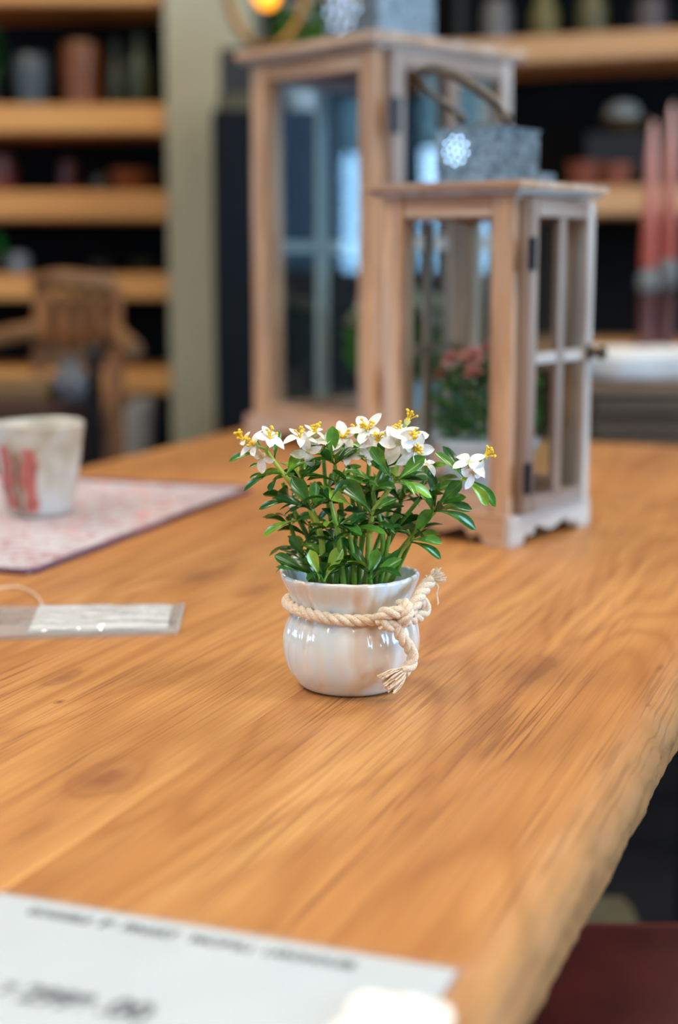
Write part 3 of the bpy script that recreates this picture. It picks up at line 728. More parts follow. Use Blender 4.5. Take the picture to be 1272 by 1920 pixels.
FL = [((478, 834), (-.8, -.5, .6), .0085, 5, 12, -.014), ((505, 822), (.3, -.6, .6), .0080, 5, 5, -.016), ((492, 856), (-.3, -.7, -.5), .0085, 4, 0, -.016),
      ((458, 826), (-.7, -.5, .9), .0055, 3, 9, -.012), ((562, 822), (.3, -.3, 1), .0090, 5, 8, -.008), ((590, 812), (.2, -.2, 1), .0070, 4, 9, -.002),
      ((578, 846), (-.1, -.9, -.3), .0085, 4, 0, -.010), ((612, 828), (-.2, -.5, .8), .0090, 5, 0, -.004), ((642, 822), (.2, -.5, .7), .0095, 5, 6, -.002),
      ((654, 850), (-.2, -.8, .1), .0080, 4, 0, -.006), ((690, 806), (-.3, -.6, .8), .0100, 5, 10, -.008), ((708, 826), (.2, -.7, .6), .0095, 5, 9, -.012),
      ((697, 846), (-.5, -.8, -.2), .0080, 4, 0, -.014), ((745, 832), (.1, -.8, .2), .0110, 5, 0, -.018), ((770, 824), (.4, -.7, .7), .0105, 5, 13, -.018),
      ((778, 842), (.4, -.8, -.1), .0105, 5, 6, -.020), ((752, 812), (-.1, -.3, 1), .0085, 5, 7, -.010), ((668, 812), (0, -.3, 1), .0070, 4, 6, .006),
      ((880, 868), (-.1, -.6, .9), .0105, 4, 0, -.014), ((888, 886), (.3, -.8, -.5), .0090, 4, 0, -.016), ((800, 872), (.2, -.3, .8), .0070, 4, 0, .004)]
for (p, ax, L, n, s, dy) in FL:
    flower(LP(p[0], p[1], dy - 0.006), Vector(ax), L, n, s)
# two bare stamen tufts on their own stalks
for (p0, p1, dy) in (((748, 832), (764, 790), -.012), ((878, 892), (908, 858), -.014)):
    stem([LP(*p0, dy), LP((p0[0] + p1[0]) / 2 - 2, (p0[1] + p1[1]) / 2, dy), LP(*p1, dy)], 0.0010, 0.0013, M_STEM)
    flower(LP(*p1, dy), LP(*p1, dy) - LP(*p0, dy), 0.003, 0, 9)
for p0, p1, dy in (((498, 842), (482, 836), -.014), ((500, 846), (504, 828), -.018), ((566, 852), (563, 826), -.008), ((606, 846), (610, 830), -.006), ((650, 868), (643, 826), -.006),
                   ((690, 824), (690, 808), -.006), ((716, 878), (709, 830), -.016), ((762, 838), (770, 828), -.020), ((870, 897), (880, 876), -.014), ((872, 897), (888, 888), -.014)):
    stem([LP(*p0, dy), LP(*p1, dy - 0.004)], 0.0009, 0.0007, M_STEM)

# ------------------------------------------------------------------ the pleated pot
def pot_glaze():
    m = NT('pearl_glaze'); m.set(Roughness=0.10); m.b.inputs['Specular IOR Level'].default_value = 0.6
    m.b.inputs['Coat Weight'].default_value = 0.5; m.b.inputs['Coat Roughness'].default_value = 0.04
    a = m.noise(m.coord((75, 75, 16)), 1, 2, 0.5, 0.3); b = m.noise(m.coord((30, 30, 22)), 1, 2)
    f = m.math('ADD', m.math('MULTIPLY', a, 0.65), m.math('MULTIPLY', b, 0.35))
    m.color(m.ramp(f, [(0.42, (0.66, 0.735, 0.76)), (0.50, (0.72, 0.725, 0.69)), (0.60, (0.68, 0.56, 0.44))])); return m.m
M_POT = pot_glaze()
ctrl = [(0.0, 0.0012), (0.024, 0.0008), (0.0282, 0.0012), (0.0315, 0.0045), (0.0362, 0.0115), (0.0388, 0.020), (0.0392, 0.028), (0.0378, 0.036), (0.0352, 0.042), (0.0337, 0.0465),
        (0.0340, 0.050), (0.0356, 0.055), (0.0380, 0.0600), (0.0395, 0.0640), (0.0396, 0.0660), (0.0385, 0.0670), (0.0368, 0.0660), (0.0355, 0.062), (0.0325, 0.055), (0.0308, 0.050), (0.0, 0.050)]
prof = [(p.x, p.y) for p in smooth_path([Vector((a, b, 0)) for a, b in ctrl[:-2]], 3)] + [(0.0308, 0.050), (0.0, 0.050)]
def potfn(r, z, a, i):
    outer = z > 0.052 or i < 40
    lobes = 0.5 + 0.5 * math.cos(22 * a + 1.6 * math.sin(2 * a) + 1.1 * math.sin(5 * a))
    k1 = max(0, 1 - abs(z - 0.046) / 0.020); k2 = max(0, (z - 0.05) / 0.018); kb = max(0.0, 1 - abs(z - 0.028) / 0.024)
    amp = 0.0014 * k1 + 0.0010 * k2 + 0.0006 * kb
    if r < 0.0280: amp = 0
    soft = 0.0007 * math.sin(3 * a + 1) + 0.0006 * math.sin(5 * a + 2)
    rr = r + (-amp * (1 - lobes) ** 2 + soft * (z / 0.06)) if r > 0.02 else r
    wz = (0.0013 * math.sin(2 * a + 2.6) + 0.0009 * math.sin(3 * a + 0.5) + 0.0005 * (lobes - 0.5)) * max(0, (z - 0.052) / 0.016)
    rr = rr + (-0.0016 * math.cos(a) * max(0, (z - 0.045) / 0.02)) if r > 0.02 else rr
    return max(rr, 0), z + wz - 0.0016 * max(0, (z - 0.045) / 0.02) * math.cos(a)
obj('pot', MB().lathe(prof, 264, (0, 0, 0), potfn), M_POT, plant, 60)
def soil_fn(u, v):
    r = 0.0318 * u; a = 2 * PI * v
    return (r * math.cos(a), r * math.sin(a), 0.0540 + 0.0010 * noise.noise(Vector((r * math.cos(a) * 300, r * math.sin(a) * 300, 0))) + (0.001 if u < 0.95 else -0.001))
obj('soil', MB().grid(soil_fn, 14, 64), plain('dark_soil', (0.020, 0.014, 0.010), 0.95, var=0.5, sc=600), plant, 60)

# rope
def rope_mat():
    m = NT('cotton_rope'); m.set(Roughness=0.85)
    f = m.noise(m.coord((1, 1, 1)), 1400, 3, 0.6)
    m.color(m.ramp(f, [(0.3, (0.60, 0.44, 0.28)), (0.6, (0.86, 0.72, 0.55))])); m.bump(f, 0.6, 0.0004)
    m.b.inputs['Sheen Weight'].default_value = 0.3; return m.m
M_ROPE = rope_mat()
def rope(name, pts, Rr=0.0033, pitch=0.0175, closed=False, taper=False, parent=None, phase=0.0):
    p = smooth_path(pts, 10, closed)
    # resample evenly
    L = 0; q = [p[0]]; step = 0.0007; acc = 0; seq = p + ([p[0]] if closed else [])
    for a, b in zip(seq, seq[1:]):
        d = (b - a).length; t = step - acc
        while t <= d and d > 0: q.append(a + (b - a) * (t / d)); t += step
        acc = (acc + d) % step if d > 0 else acc
    if closed and (q[-1] - q[0]).length < step * 0.6: q.pop()
    fr = frames(q, closed); m = len(q)
    turns = m * step / pitch
    if closed: turns = round(turns)
    mb = MB()
    for k_ in range(3):
        path = []
        for i in range(m):
            t, a, b = fr[i]; ph = phase + 2 * PI * k_ / 3 + 2 * PI * turns * i / m
            path.append(q[i] + (a * math.cos(ph) + b * math.sin(ph)) * Rr * 0.50)
        mb.tube(path, Rr * 0.56, 8, closed=closed)
    return obj(name, mb, M_ROPE, parent or plant, 60)
def fray(c, d, L, n, spread, r=0.00042, curl=0.3):
    mb = MB(); d = d.normalized()
    for _ in range(n):
        j = Vector([random.gauss(0, 1) for _ in range(3)]); j = (j - d * j.dot(d)).normalized() * spread * random.random()
        l = L * random.uniform(0.6, 1.15); st = c + j * 0.0022 / max(spread, .01) * 1.0
        e = st + (d + j) .normalized() * l; mid = (st + e) / 2 + j * l * 0.22 + Vector([random.gauss(0, .3) for _ in range(3)]) * l * curl * 0.4
        mb.tube(smooth_path([st - d * 0.002, st, mid, e], 3), r, 5)
    return mb
ring = []
for i in range(40):
    a = 2 * PI * i / 40; rr = 0.0337 + 0.0022
    sag = -0.0018 * math.cos(a + PI / 2) * 0
    ring.append((rr * math.cos(a), rr * math.sin(a), 0.0468 + 0.0006 * math.sin(2 * a + 0.5) + 0.0018 * max(0, -math.cos(a)) ** 2))
rope('rope', ring, closed=True)
kp = [(708, 1164, -.0400), (722, 1150, -.0425), (748, 1148, -.0420), (772, 1138, -.0330), (788, 1128, -.0250), (798, 1140, -.0210), (785, 1155, -.0250), (758, 1165, -.0370), (735, 1173, -.0415), (716, 1168, -.0420)]
rope('knot', [LP(*q) for q in kp], 0.0036)
rope('knot', [LP(*q) for q in [(752, 1172, -.0380), (760, 1158, -.0430), (766, 1145, -.0420), (758, 1132, -.0350), (748, 1136, -.034)]], 0.0034)
rope('rope_tail', [LP(*q) for q in [(768, 1150, -.0350), (778, 1132, -.0330), (790, 1112, -.026), (802, 1095, -.020), (810, 1084, -.018)]], 0.0037)
rope('rope_tail', [LP(*q) for q in [(744, 1160, -.0390), (746, 1176, -.0405), (752, 1192, -.0410), (762, 1206, -.0390), (771, 1220, -.0370), (774, 1236, -.0365), (768, 1250, -.0385), (756, 1260, -.0405)]], 0.0034)
obj('frayed_end', fray(LP(811, 1083, -.018), LP(830, 1074, -.016) - LP(811, 1083, -.018), 0.0065, 60, 0.65, 0.0004, 0.5), M_ROPE, plant, 60)
obj('frayed_end', fray(LP(758, 1259, -.0400), LP(728, 1282, -.044) - LP(758, 1259, -.0400), 0.0125, 90, 0.36, 0.00045, 0.2), M_ROPE, plant, 60)
obj('frayed_end', MB().tube(smooth_path([LP(815, 1092, -.018), LP(822, 1100, -.018), LP(819, 1112, -.018), LP(822, 1130, -.018), LP(820, 1133, -.018)], 6), 0.0005, 6), M_ROPE, plant, 60)

# ------------------------------------------------------------------ price card in a plastic sleeve (front left)
pa, pb = pl(5, 1678), pl(880, 1825); dx = (pb - pa).normalized(); ang = math.atan2(dx.y, dx.x)
Wc = (pb - pa).length
card = root('price_card', Vector((pa.x, pa.y, TZ)), ang, 'white printed price card in a clear plastic sleeve at the bottom left', 'price card')
M_CARD = plain('card_paper', (0.60, 0.68, 0.72), 0.6, var=0.02)
M_INK = plain('black_ink', (0.02, 0.035, 0.05), 0.6)
def sheet(x0, x1, y0, y1, z, amp, n=(30, 14), seed=0.0, edge=0.0):
    def f(u, v):
        x = x0 + (x1 - x0) * u; y = y0 + (y1 - y0) * v
        h = amp * (noise.noise(Vector((x * 30 + seed, y * 30, seed))) + 1) * 0.5
        yy = y + edge * noise.noise(Vector((x * 200, seed, v * 4))); xx = x + edge * noise.noise(Vector((seed, y * 220, u * 4)))
        return (xx, yy, z + h)
    mb = MB().grid(f, *n); return mb
obj('card', MB().box(((Wc - 0.004) / 2 + 0.000, -0.07, 0.0011), (Wc - 0.004, 0.136, 0.0008)), M_CARD, card, None)
obj('plastic_sleeve', sheet(-0.012, Wc, -0.145, 0.0, 0.0019, 0.0010, (40, 30)), glass('sleeve_film', base=0.06, rough=0.12, milk=0.10), card, 180)
def text_part(s, x, y, z, width, height, parent, shear=0.0):
    cu = bpy.data.curves.new('lettering', 'FONT'); cu.body = s; cu.size = 1; cu.extrude = 0.004; cu.offset = 0.045
    to = bpy.data.objects.new('lettering', cu); COL.objects.link(to); bpy.context.view_layer.update()
    me = bpy.data.meshes.new_from_object(to.evaluated_get(bpy.context.evaluated_depsgraph_get())); bpy.data.objects.remove(to)
    xs = [v.co.x for v in me.vertices]; ys = [v.co.y for v in me.vertices]; x0, x1, y0, y1 = min(xs), max(xs), min(ys), max(ys)
    for v in me.vertices:
        v.co = Vector((x + (v.co.x - x0) / (x1 - x0) * width, y + (v.co.y - y0) / (y1 - y0) * height, z + v.co.z * 0.01))
    me.materials.clear(); me.materials.append(M_INK)
    return obj('lettering', me, None, parent)
def card_xy(px, py): q = pl(px, py) - pa; return q.dot(dx), q.dot(Vector((-dx.y, dx.x, 0)))
ta = card_xy(52, 1716); tb = card_xy(665, 1822)
words = [('GOGGELE', 52, 170), ('F', 187, 212), ('PINART', 230, 332), ('MOBILI', 357, 472), ('LAROHOUSE', 495, 665)]
tot = 665 - 52
for wd, x0, x1 in words:
    q0 = card_xy(x0, 1716 + (x0 - 52) * 106 / 613); q1 = card_xy(x1, 1716 + (x1 - 52) * 106 / 613)
    text_part(wd, q0[0], (ta[1] + tb[1]) / 2 - 0.0022 + 0.0, 0.00155, q1[0] - q0[0], 0.0062, card)
for wd, (x0, y0), (x1, y1) in (('2998', (26, 1884), (158, 1905)), ('.00', (176, 1908), (272, 1922))):
    q0 = card_xy(x0, y0); q1 = card_xy(x1, y1); text_part(wd, q0[0], (q0[1] + q1[1]) / 2 - 0.001, 0.00155, q1[0] - q0[0], 0.0125, card)
q0 = card_xy(-8, 1868); text_part('7', q0[0], q0[1] - .001, 0.00155, 0.006, 0.008, card)
# glare on the plastic sleeve, modelled as a white patch
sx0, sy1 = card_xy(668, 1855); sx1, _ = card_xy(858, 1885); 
def glare_patch(u, v):
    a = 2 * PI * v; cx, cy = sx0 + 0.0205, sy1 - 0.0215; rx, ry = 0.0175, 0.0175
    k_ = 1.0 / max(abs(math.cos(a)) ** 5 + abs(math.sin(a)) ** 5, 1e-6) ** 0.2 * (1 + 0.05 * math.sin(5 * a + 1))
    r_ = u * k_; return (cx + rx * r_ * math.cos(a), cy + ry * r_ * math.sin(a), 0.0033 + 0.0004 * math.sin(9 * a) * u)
st_ = obj('sleeve_glare', MB().grid(glare_patch, 6, 60), plain('glare_white', (0.84, 0.83, 0.77), 0.5, var=0.02), card, 180)

# ------------------------------------------------------------------ plastic bag with white label, far left
ba, bb = pl(-60, 1143), pl(345, 1140); bdir = (bb - ba).normalized()
bag = root('plastic_bag', Vector((ba.x, ba.y, TZ)), math.atan2(bdir.y, bdir.x), 'flat clear plastic bag holding a white label, lying left of the pot', 'plastic bag')
def bag_xy(px, py):
    q = pl(px, py) - ba; return q.dot(bdir), q.dot(Vector((-bdir.y, bdir.x, 0)))
c4 = [bag_xy(75, 1140), bag_xy(325, 1140), bag_xy(314, 1184), bag_xy(52, 1190)]
def lab(u, v):
    a = Vector(c4[0]).lerp(Vector(c4[1]), u); b = Vector(c4[3]).lerp(Vector(c4[2]), u); p = b.lerp(a, v)
    return (p.x, p.y, 0.0016 + 0.0012 * math.sin(u * 7 + v * 2) ** 2)
obj('label_card', MB().grid(lab, 20, 6), plain('white_card', (0.80, 0.84, 0.84), 0.55, var=0.02), bag, 180)
e4 = [bag_xy(-60, 1143), bag_xy(346, 1139), bag_xy(334, 1192), bag_xy(-60, 1203)]
def film(z0, amp, sd):
    def f(u, v):
        a = Vector(e4[0]).lerp(Vector(e4[1]), u); b = Vector(e4[3]).lerp(Vector(e4[2]), u); p = b.lerp(a, v)
        wr = noise.noise(Vector((u * 6 + sd, v * 9, sd))) + 0.6 * noise.noise(Vector((u * 22, v * 4 + u * 6, sd)))
        ed = max(0, 1 - abs(v - 0.16) / 0.12) * 0.0028
        e_ = min(u, 1 - u, v, 1 - v) * 14
        return (p.x, p.y, z0 + min(1, e_) * (amp * (wr + 0.9) + ed))
    return f
obj('film', MB().grid(film(0.0004, 0.0001, 1.0), 30, 6), M_FILM, bag, 180)
obj('film', MB().grid(film(0.0030, 0.0016, 4.0), 110, 28), M_FILM, bag, 180)
cr = MB()
for i in range(14):
    u = i / 13; a = Vector(bag_xy(344 - i * 0.8, 1141 + i * 3.7)); cr.box((a.x, a.y, 0.003 + 0.001 * (i % 2)), (0.003, 0.0016, 0.0012), bev=0.0003)
obj('crimped_end', cr, M_FILM, bag, None)
lp = [pl(20 + 60 * math.cos(t), 1142 - 42 * math.sin(t), TZ + 0.0012) for t in [PI * q / 14 for q in range(-1, 16)]]
tagl = obj('string_loop', MB().tube(smooth_path([p - Vector((ba.x, ba.y, TZ)) for p in lp], 3), 0.0008, 8), plain('clear_string', (0.80, 0.62, 0.45), 0.3), None, 60)
tagl.location = Vector((ba.x, ba.y, TZ)); tag(tagl, 'thin pale looped string lying behind the clear plastic bag', 'string')

# ------------------------------------------------------------------ place mat and cup
m1, m2, m3 = pl(60, 1081), pl(478, 920), pl(-330, 893)
du = (m2 - m1); mat_ang = math.atan2(du.y, du.x); mu, mv = du.length, (pl(-60, 898) - m2).length * 1.3
matr = root('place_mat', Vector((m1.x, m1.y, TZ)), mat_ang, 'pink and white woven place mat with a plum border under the cup', 'place mat')
def mat_mat():
    m = NT('woven_pattern'); m.set(Roughness=0.9)
    c = m.coord((1, 1, 1)); f = m.noise(c, 75, 3, 0.6, 1.2); g = m.noise(c, 38, 2, 0.5, 0.8)
    col = m.ramp(f, [(0.36, (0.40, 0.20, 0.22)), (0.46, (0.47, 0.39, 0.41)), (0.60, (0.56, 0.55, 0.57))])
    col = m.mix(m.ramp(g, [(0.58, 0.0), (0.66, 0.75)]), col, (0.60, 0.27, 0.24))
    w1 = m.noise(m.coord((900, 900, 10)), 1, 1); m.bump(w1, 0.4, 0.0005); m.color(col); return m.m
def slab(x0, x1, y0, y1, th, nx=40, ny=30, r=0.0):
    mb = MB()
    def wav(x, y): return 0.0014 * (noise.noise(Vector((x * 12, y * 12, 2))) + 0.5) 
    for zz in (0, 1):
        pass
    def f(u, v): x = x0 + (x1 - x0) * u; y = y0 + (y1 - y0) * v; return (x, y, max(0.0004, wav(x, y)) + th)
    def h(u, v): x = x0 + (x1 - x0) * u; y = y0 + (y1 - y0) * v; return (x, y, max(0.0004, wav(x, y)))
    mb.grid(f, nx, ny); o = len(mb.v); mb.grid(h, nx, ny)
    n = nx + 1
    rim = [i for i in range(n)] + [j * n + nx for j in range(1, ny + 1)] + [ny * n + i for i in range(nx - 1, -1, -1)] + [j * n for j in range(ny - 1, 0, -1)]
    fs = [(rim[i], rim[(i + 1) % len(rim)], rim[(i + 1) % len(rim)] + o, rim[i] + o) for i in range(len(rim))]
    mb.f += fs; return mb
bw = 0.006
obj('woven_field', slab(bw * 0.8, mu - bw * 0.8, bw * 0.8, mv - bw * 0.8, 0.0022), mat_mat(), matr, 40)
M_PLUM = plain('plum_binding', (0.13, 0.055, 0.085), 0.85, var=0.25, sc=200)
bd = [(bw / 2, bw / 2), (mu - bw / 2, bw / 2), (mu - bw / 2, mv - bw / 2), (bw / 2, mv - bw / 2)]
bpts = []
for i in range(4):
    a, b = bd[i], bd[(i + 1) % 4]
    for j in range(30):
        t = (j + 0.5) / 30; x, y = a[0] + (b[0] - a[0]) * t, a[1] + (b[1] - a[1]) * t
        bpts.append(Vector((x, y, max(0.0026, 0.0014 * (noise.noise(Vector((x * 12, y * 12, 2))) + 0.5) + 0.0022))))
obj('border', MB().tube(bpts, 0.0025, 8, closed=True), M_PLUM, matr, 60)

cupL = pl(76, 962, TZ + 0.0035)
cup = root('ceramic_cup', cupL, 0, 'tall speckled cream ceramic cup with red brush marks standing on the place mat', 'cup')
def cup_mat():
    m = NT('speckled_cream_glaze'); m.set(Roughness=0.35)
    c = m.coord((1, 1, 1)); g = m.noise(c, 22, 3, 0.6); sp = m.noise(c, 700, 2, 0.6)
    col = m.ramp(g, [(0.35, (0.40, 0.34, 0.24)), (0.52, (0.56, 0.53, 0.45)), (0.7, (0.62, 0.66, 0.68))])
    col = m.mix(m.ramp(sp, [(0.66, 0.0), (0.72, 0.5)]), col, (0.25, 0.17, 0.10)); m.color(col); return m.m
ch_ = 0.087; rt_, rb_ = 0.0435, 0.0300
def cup_r(z): return rb_ + (rt_ - rb_) * (z / ch_) ** 0.85
cprof = [(0.0, 0.001), (rb_ - 0.004, 0.0), (rb_ - 0.0005, 0.0015)] + [(cup_r(z * ch_ / 14), z * ch_ / 14) for z in range(1, 14)] + [(rt_, ch_ - 0.001), (rt_ - 0.0015, ch_ + 0.0005), (rt_ - 0.004, ch_ - 0.001), (rb_ - 0.001, 0.02), (rb_ - 0.006, 0.008), (0, 0.006)]
obj('cup_body', MB().lathe(cprof, 64, (0, 0, 0), lambda r, z, a, i: (r * (1 + 0.012 * math.cos(4 * a + .4)), z + 0.0008 * math.sin(2 * a) * (z / ch_))), cup_mat(), cup, 50)
M_RED = plain('red_brush_glaze', (0.44, 0.12, 0.10), 0.5, var=0.35, sc=90)
M_BRN = plain('brown_brush_glaze', (0.24, 0.12, 0.07), 0.5, var=0.35, sc=90)
def stroke(ac, wd, z0, z1, mat, sd):
    def f(u, v):
        z = z0 + (z1 - z0) * v; wv = wd * (0.75 + 0.55 * noise.noise(Vector((v * 5, sd, 0))))
        a = ac + 0.07 * noise.noise(Vector((v * 3 + sd, 0, sd))) + (u - 0.5) * wv
        r_ = cup_r(z) * (1 + 0.012 * math.cos(4 * a + .4)) + 0.0005
        return (r_ * math.cos(a), r_ * math.sin(a), z)
    obj('brush_mark', MB().grid(f, 5, 18), mat, cup, 180)
cc = math.atan2(-1, 0) - 0.40
stroke(cc - 0.30, 0.52, 0.008, 0.068, M_RED, 1.0); stroke(cc + 0.36, 0.50, 0.006, 0.066, M_RED, 4.0); stroke(cc + 0.03, 0.20, 0.004, 0.062, M_BRN, 7.0)
stroke(cc - 0.62, 0.26, 0.022, 0.040, M_RED, 9.0)

# ------------------------------------------------------------------ potted flowers inside the lanterns
def pot_plant(name, loc, H_pot, r_pot, fol_h, fol_r, fcol, label, nfl, cat='potted plant'):
    rt_ = root(name, loc, 0, label, cat)
    pm = plain('white_pot_glaze', (0.62, 0.68, 0.72), 0.25, var=0.05)
    p = [(0, 0.0005), (r_pot * 0.68, 0.0), (r_pot * 0.74, 0.002), (r_pot * 0.97, H_pot * 0.9), (r_pot * 1.03, H_pot * 0.92), (r_pot * 1.03, H_pot), (r_pot * 0.95, H_pot), (r_pot * 0.9, H_pot * 0.85), (0, H_pot * 0.85)]
    obj('pot', MB().lathe(p, 40), pm, rt_, 40)
    mb = MB(); mb.norm = False
    for i in range(900):
        a = random.uniform(0, 2 * PI); t = random.random() ** 0.5; zz = random.random()
        rr = fol_r * t * (0.55 + 0.5 * math.sin(PI * min(1, zz * 0.75 + 0.15)))
        c = Vector((rr * math.cos(a), rr * math.sin(a), H_pot * 0.95 + fol_h * zz))
        d = Vector((math.cos(a) * 0.8 + random.gauss(0, .4), math.sin(a) * .8 + random.gauss(0, .4), random.uniform(-.1, 1))).normalized()
        s_ = d.orthogonal().normalized(); l = fol_r * 0.28
        mb.add([c, c + d * l * .5 + s_ * l * .2, c + d * l, c + d * l * .5 - s_ * l * .2], [(0, 1, 2, 3)])
    fo = obj('foliage', mb, M_LEAF[1], rt_, None); fo['kind'] = 'stuff'
    for i in range(9):
        a = 2 * PI * i / 9; q = fol_r * 0.5
        obj('stem', MB().tube([(0.3 * q * math.cos(a), 0.3 * q * math.sin(a), H_pot * 0.86), (q * math.cos(a), q * math.sin(a), H_pot + fol_h * 0.85)], 0.0008, 5), M_STEM, rt_, None)
    fm = plain(name + '_petals', fcol, 0.6, var=0.2, sc=200); fme = None
    for i in range(nfl):
        a = 2.4 * i + 0.6; t = math.sqrt((i + 0.5) / nfl); rr = fol_r * 1.0 * t
        c = Vector((rr * math.cos(a), rr * math.sin(a), H_pot + fol_h * (1.16 - 0.36 * t * t) + random.uniform(-.15, .15) * fol_r))
        if fme is None:
            fb = MB(); s_ = fol_r * 0.27
            for j in range(7):
                b = 2 * PI * j / 7
                for w_, tl in ((1.0, 0.25), (0.6, 0.8)):
                    dd = Vector((math.cos(b + w_) * w_, math.sin(b + w_) * w_, tl)) * s_; sd = Vector((-math.sin(b + w_), math.cos(b + w_), 0)) * s_ * 0.38
                    fb.add([Vector((0, 0, 0)), dd * .6 + sd, dd, dd * .6 - sd], [(0, 1, 2, 3)])
            fb.norm = False; fme = fb.mesh('flower_head', fm, 180)
        o = obj('flower_head', fme, None, rt_, None, c); o.rotation_euler = (random.uniform(-.6, .6), random.uniform(-.6, .6), a)
    return rt_
pot_plant('potted_flower', Vector((sc_.x + 0.004, sc_.y - 0.002, TZ + si['zf'] + 0.0005)), 0.060, 0.045, 0.066, 0.044, (0.62, 0.24, 0.20), 'pink-flowered green plant in a white pot inside the smaller lantern', 16)
pot_plant('potted_flower', Vector((lc_.x + 0.030, lc_.y - 0.01, TZ + li['zf'] + 0.0005)), 0.055, 0.050, 0.095, 0.066, (0.78, 0.70, 0.52), 'pale cream-flowered plant in a white pot inside the taller lantern', 26)

# ------------------------------------------------------------------ background: left shelving
SHW = wood('shelf_pine', (0.55, 0.24, 0.065), (0.80, 0.40, 0.12), 'x', rough=0.5, sc=0.15)
YS = 4.0
shelf = root('shelving_unit', (0, YS, 0), 0, 'tall black shelving unit with thick orange wooden shelves on the far left', 'shelving unit')
def zof(py, Y): return at(636, py, Y).z
def xof(px, py, Y): return at(px, py, Y).x
x_r = xof(312, 300, YS); x_l = x_r - 2.3
lev = []
for (t_, b_) in ((-50, 8), (195, 250), (358, 412), (514, 562), (694, 738)):
    z1, z0 = zof(t_, YS), zof(b_, YS); lev.append(z1)
    obj('shelf_board', MB().box(((x_l + x_r) / 2, 0.17, (z0 + z1) / 2), (x_r - x_l, 0.34, z1 - z0), bev=0.006), SHW, shelf, None)
obj('back_panel', MB().box(((x_l + x_r) / 2, 0.36, 1.1), (x_r - x_l, 0.02, 2.18)), M_BACKW, shelf, None)
for x in (x_l - 0.02, x_r - 0.013):
    obj('upright', MB().box((x, 0.30, 1.1), (0.022, 0.05, 2.18)), M_BLACK, shelf, None)
obj('kick_board', MB().box(((x_l + x_r) / 2, 0.30, 0.06), (x_r - x_l - 0.05, 0.02, 0.10)), M_BLACK, shelf, None)
def vase(name, px, level, Y, prof, col, label, cat, rough=0.35, metal=0.0, group=None, z=None):
    """profile in units of pixels at depth Y"""
    s = Y / 2839.0; zz = (lev[level] if z is None else z) + 0.0005
    x = xof(px, 490 + (CAM.z - zz) / s * 1.0, Y)
    o = obj(name, MB().lathe([(r * s, h * s) for r, h in prof], 32), plain(name + '_glaze', col, rough, metal, sc=20), None, 40, (x, Y, zz))
    return tag(o, label, cat, group)
def hollow(pts, t=3): return [(0, 0)] + pts + [(max(r - t, 1), h) for r, h in pts[::-1] if h > 4][0:] + [(0, 5)]
YV = YS + 0.14
vase('vase', 62, 1, YV, hollow([(22, 0), (26, 2), (31, 40), (33, 70), (31, 88), (27, 96)]), (0.055, 0.07, 0.078), 'grey-blue rounded vase on the top left shelf', 'vase')
vase('vase', 155, 1, YV, hollow([(30, 0), (33, 3), (34, 60), (36, 105), (33, 118)]), (0.17, 0.05, 0.009), 'amber orange cylinder vase on the top left shelf', 'vase')
vase('bottle', 220, 1, YV, hollow([(13, 0), (15, 3), (15, 60), (7, 88), (6, 120), (8, 124)], 2), (0.04, 0.045, 0.02), 'olive glass bottle beside the amber vase', 'bottle')
vase('bottle', 264, 1, YV, hollow([(20, 0), (23, 4), (24, 75), (12, 110), (10, 128), (12, 132)], 2), (0.04, 0.052, 0.022), 'wide dark green bottle at the right end of the top left shelf', 'bottle')
vase('jar', 4, 2, YV, hollow([(22, 0), (27, 8), (28, 45), (22, 62), (23, 66)]), (0.12, 0.025, 0.018), 'red jar at the left edge on the second shelf', 'jar')
vase('jar', 130, 2, YV, hollow([(16, 0), (18, 4), (18, 50), (14, 60)]), (0.07, 0.014, 0.015), 'small dark red jar in the middle of the second shelf', 'jar')
vase('bowl', 245, 2, YV, hollow([(20, 0), (24, 6), (38, 26), (42, 42)]), (0.15, 0.042, 0.014), 'orange brown bowl on the second shelf', 'bowl')
vase('bowl', 290, 2, YV + .12, hollow([(14, 0), (18, 6), (26, 22), (28, 36)]), (0.07, 0.02, 0.01), 'smaller dark brown bowl right of the orange bowl', 'bowl')
vase('jar', 188, 2, YV, hollow([(13, 0), (16, 4), (17, 26), (14, 32)]), (0.035, 0.038, 0.028), 'low dark olive jar between the red jar and orange bowl', 'jar')
vase('plate', 190, 3, YV + .05, [(0, 0), (14, 0), (17, 2), (22, 22), (20, 24), (14, 5), (0, 4)], (0.035, 0.037, 0.04), 'dark grey bowl on the third left shelf', 'bowl')
vase('plate', 268, 3, YV + .05, [(0, 0), (14, 0), (17, 2), (23, 22), (21, 24), (14, 5), (0, 4)], (0.035, 0.038, 0.025), 'dark olive bowl at the right end of the third left shelf', 'bowl')
vase('glass_jar', 36, 3, YV - .08, hollow([(16, 0), (20, 4), (21, 30), (15, 38)]), (0.12, 0.15, 0.18), 'small blue-grey jar in front of the green leaves', 'jar')
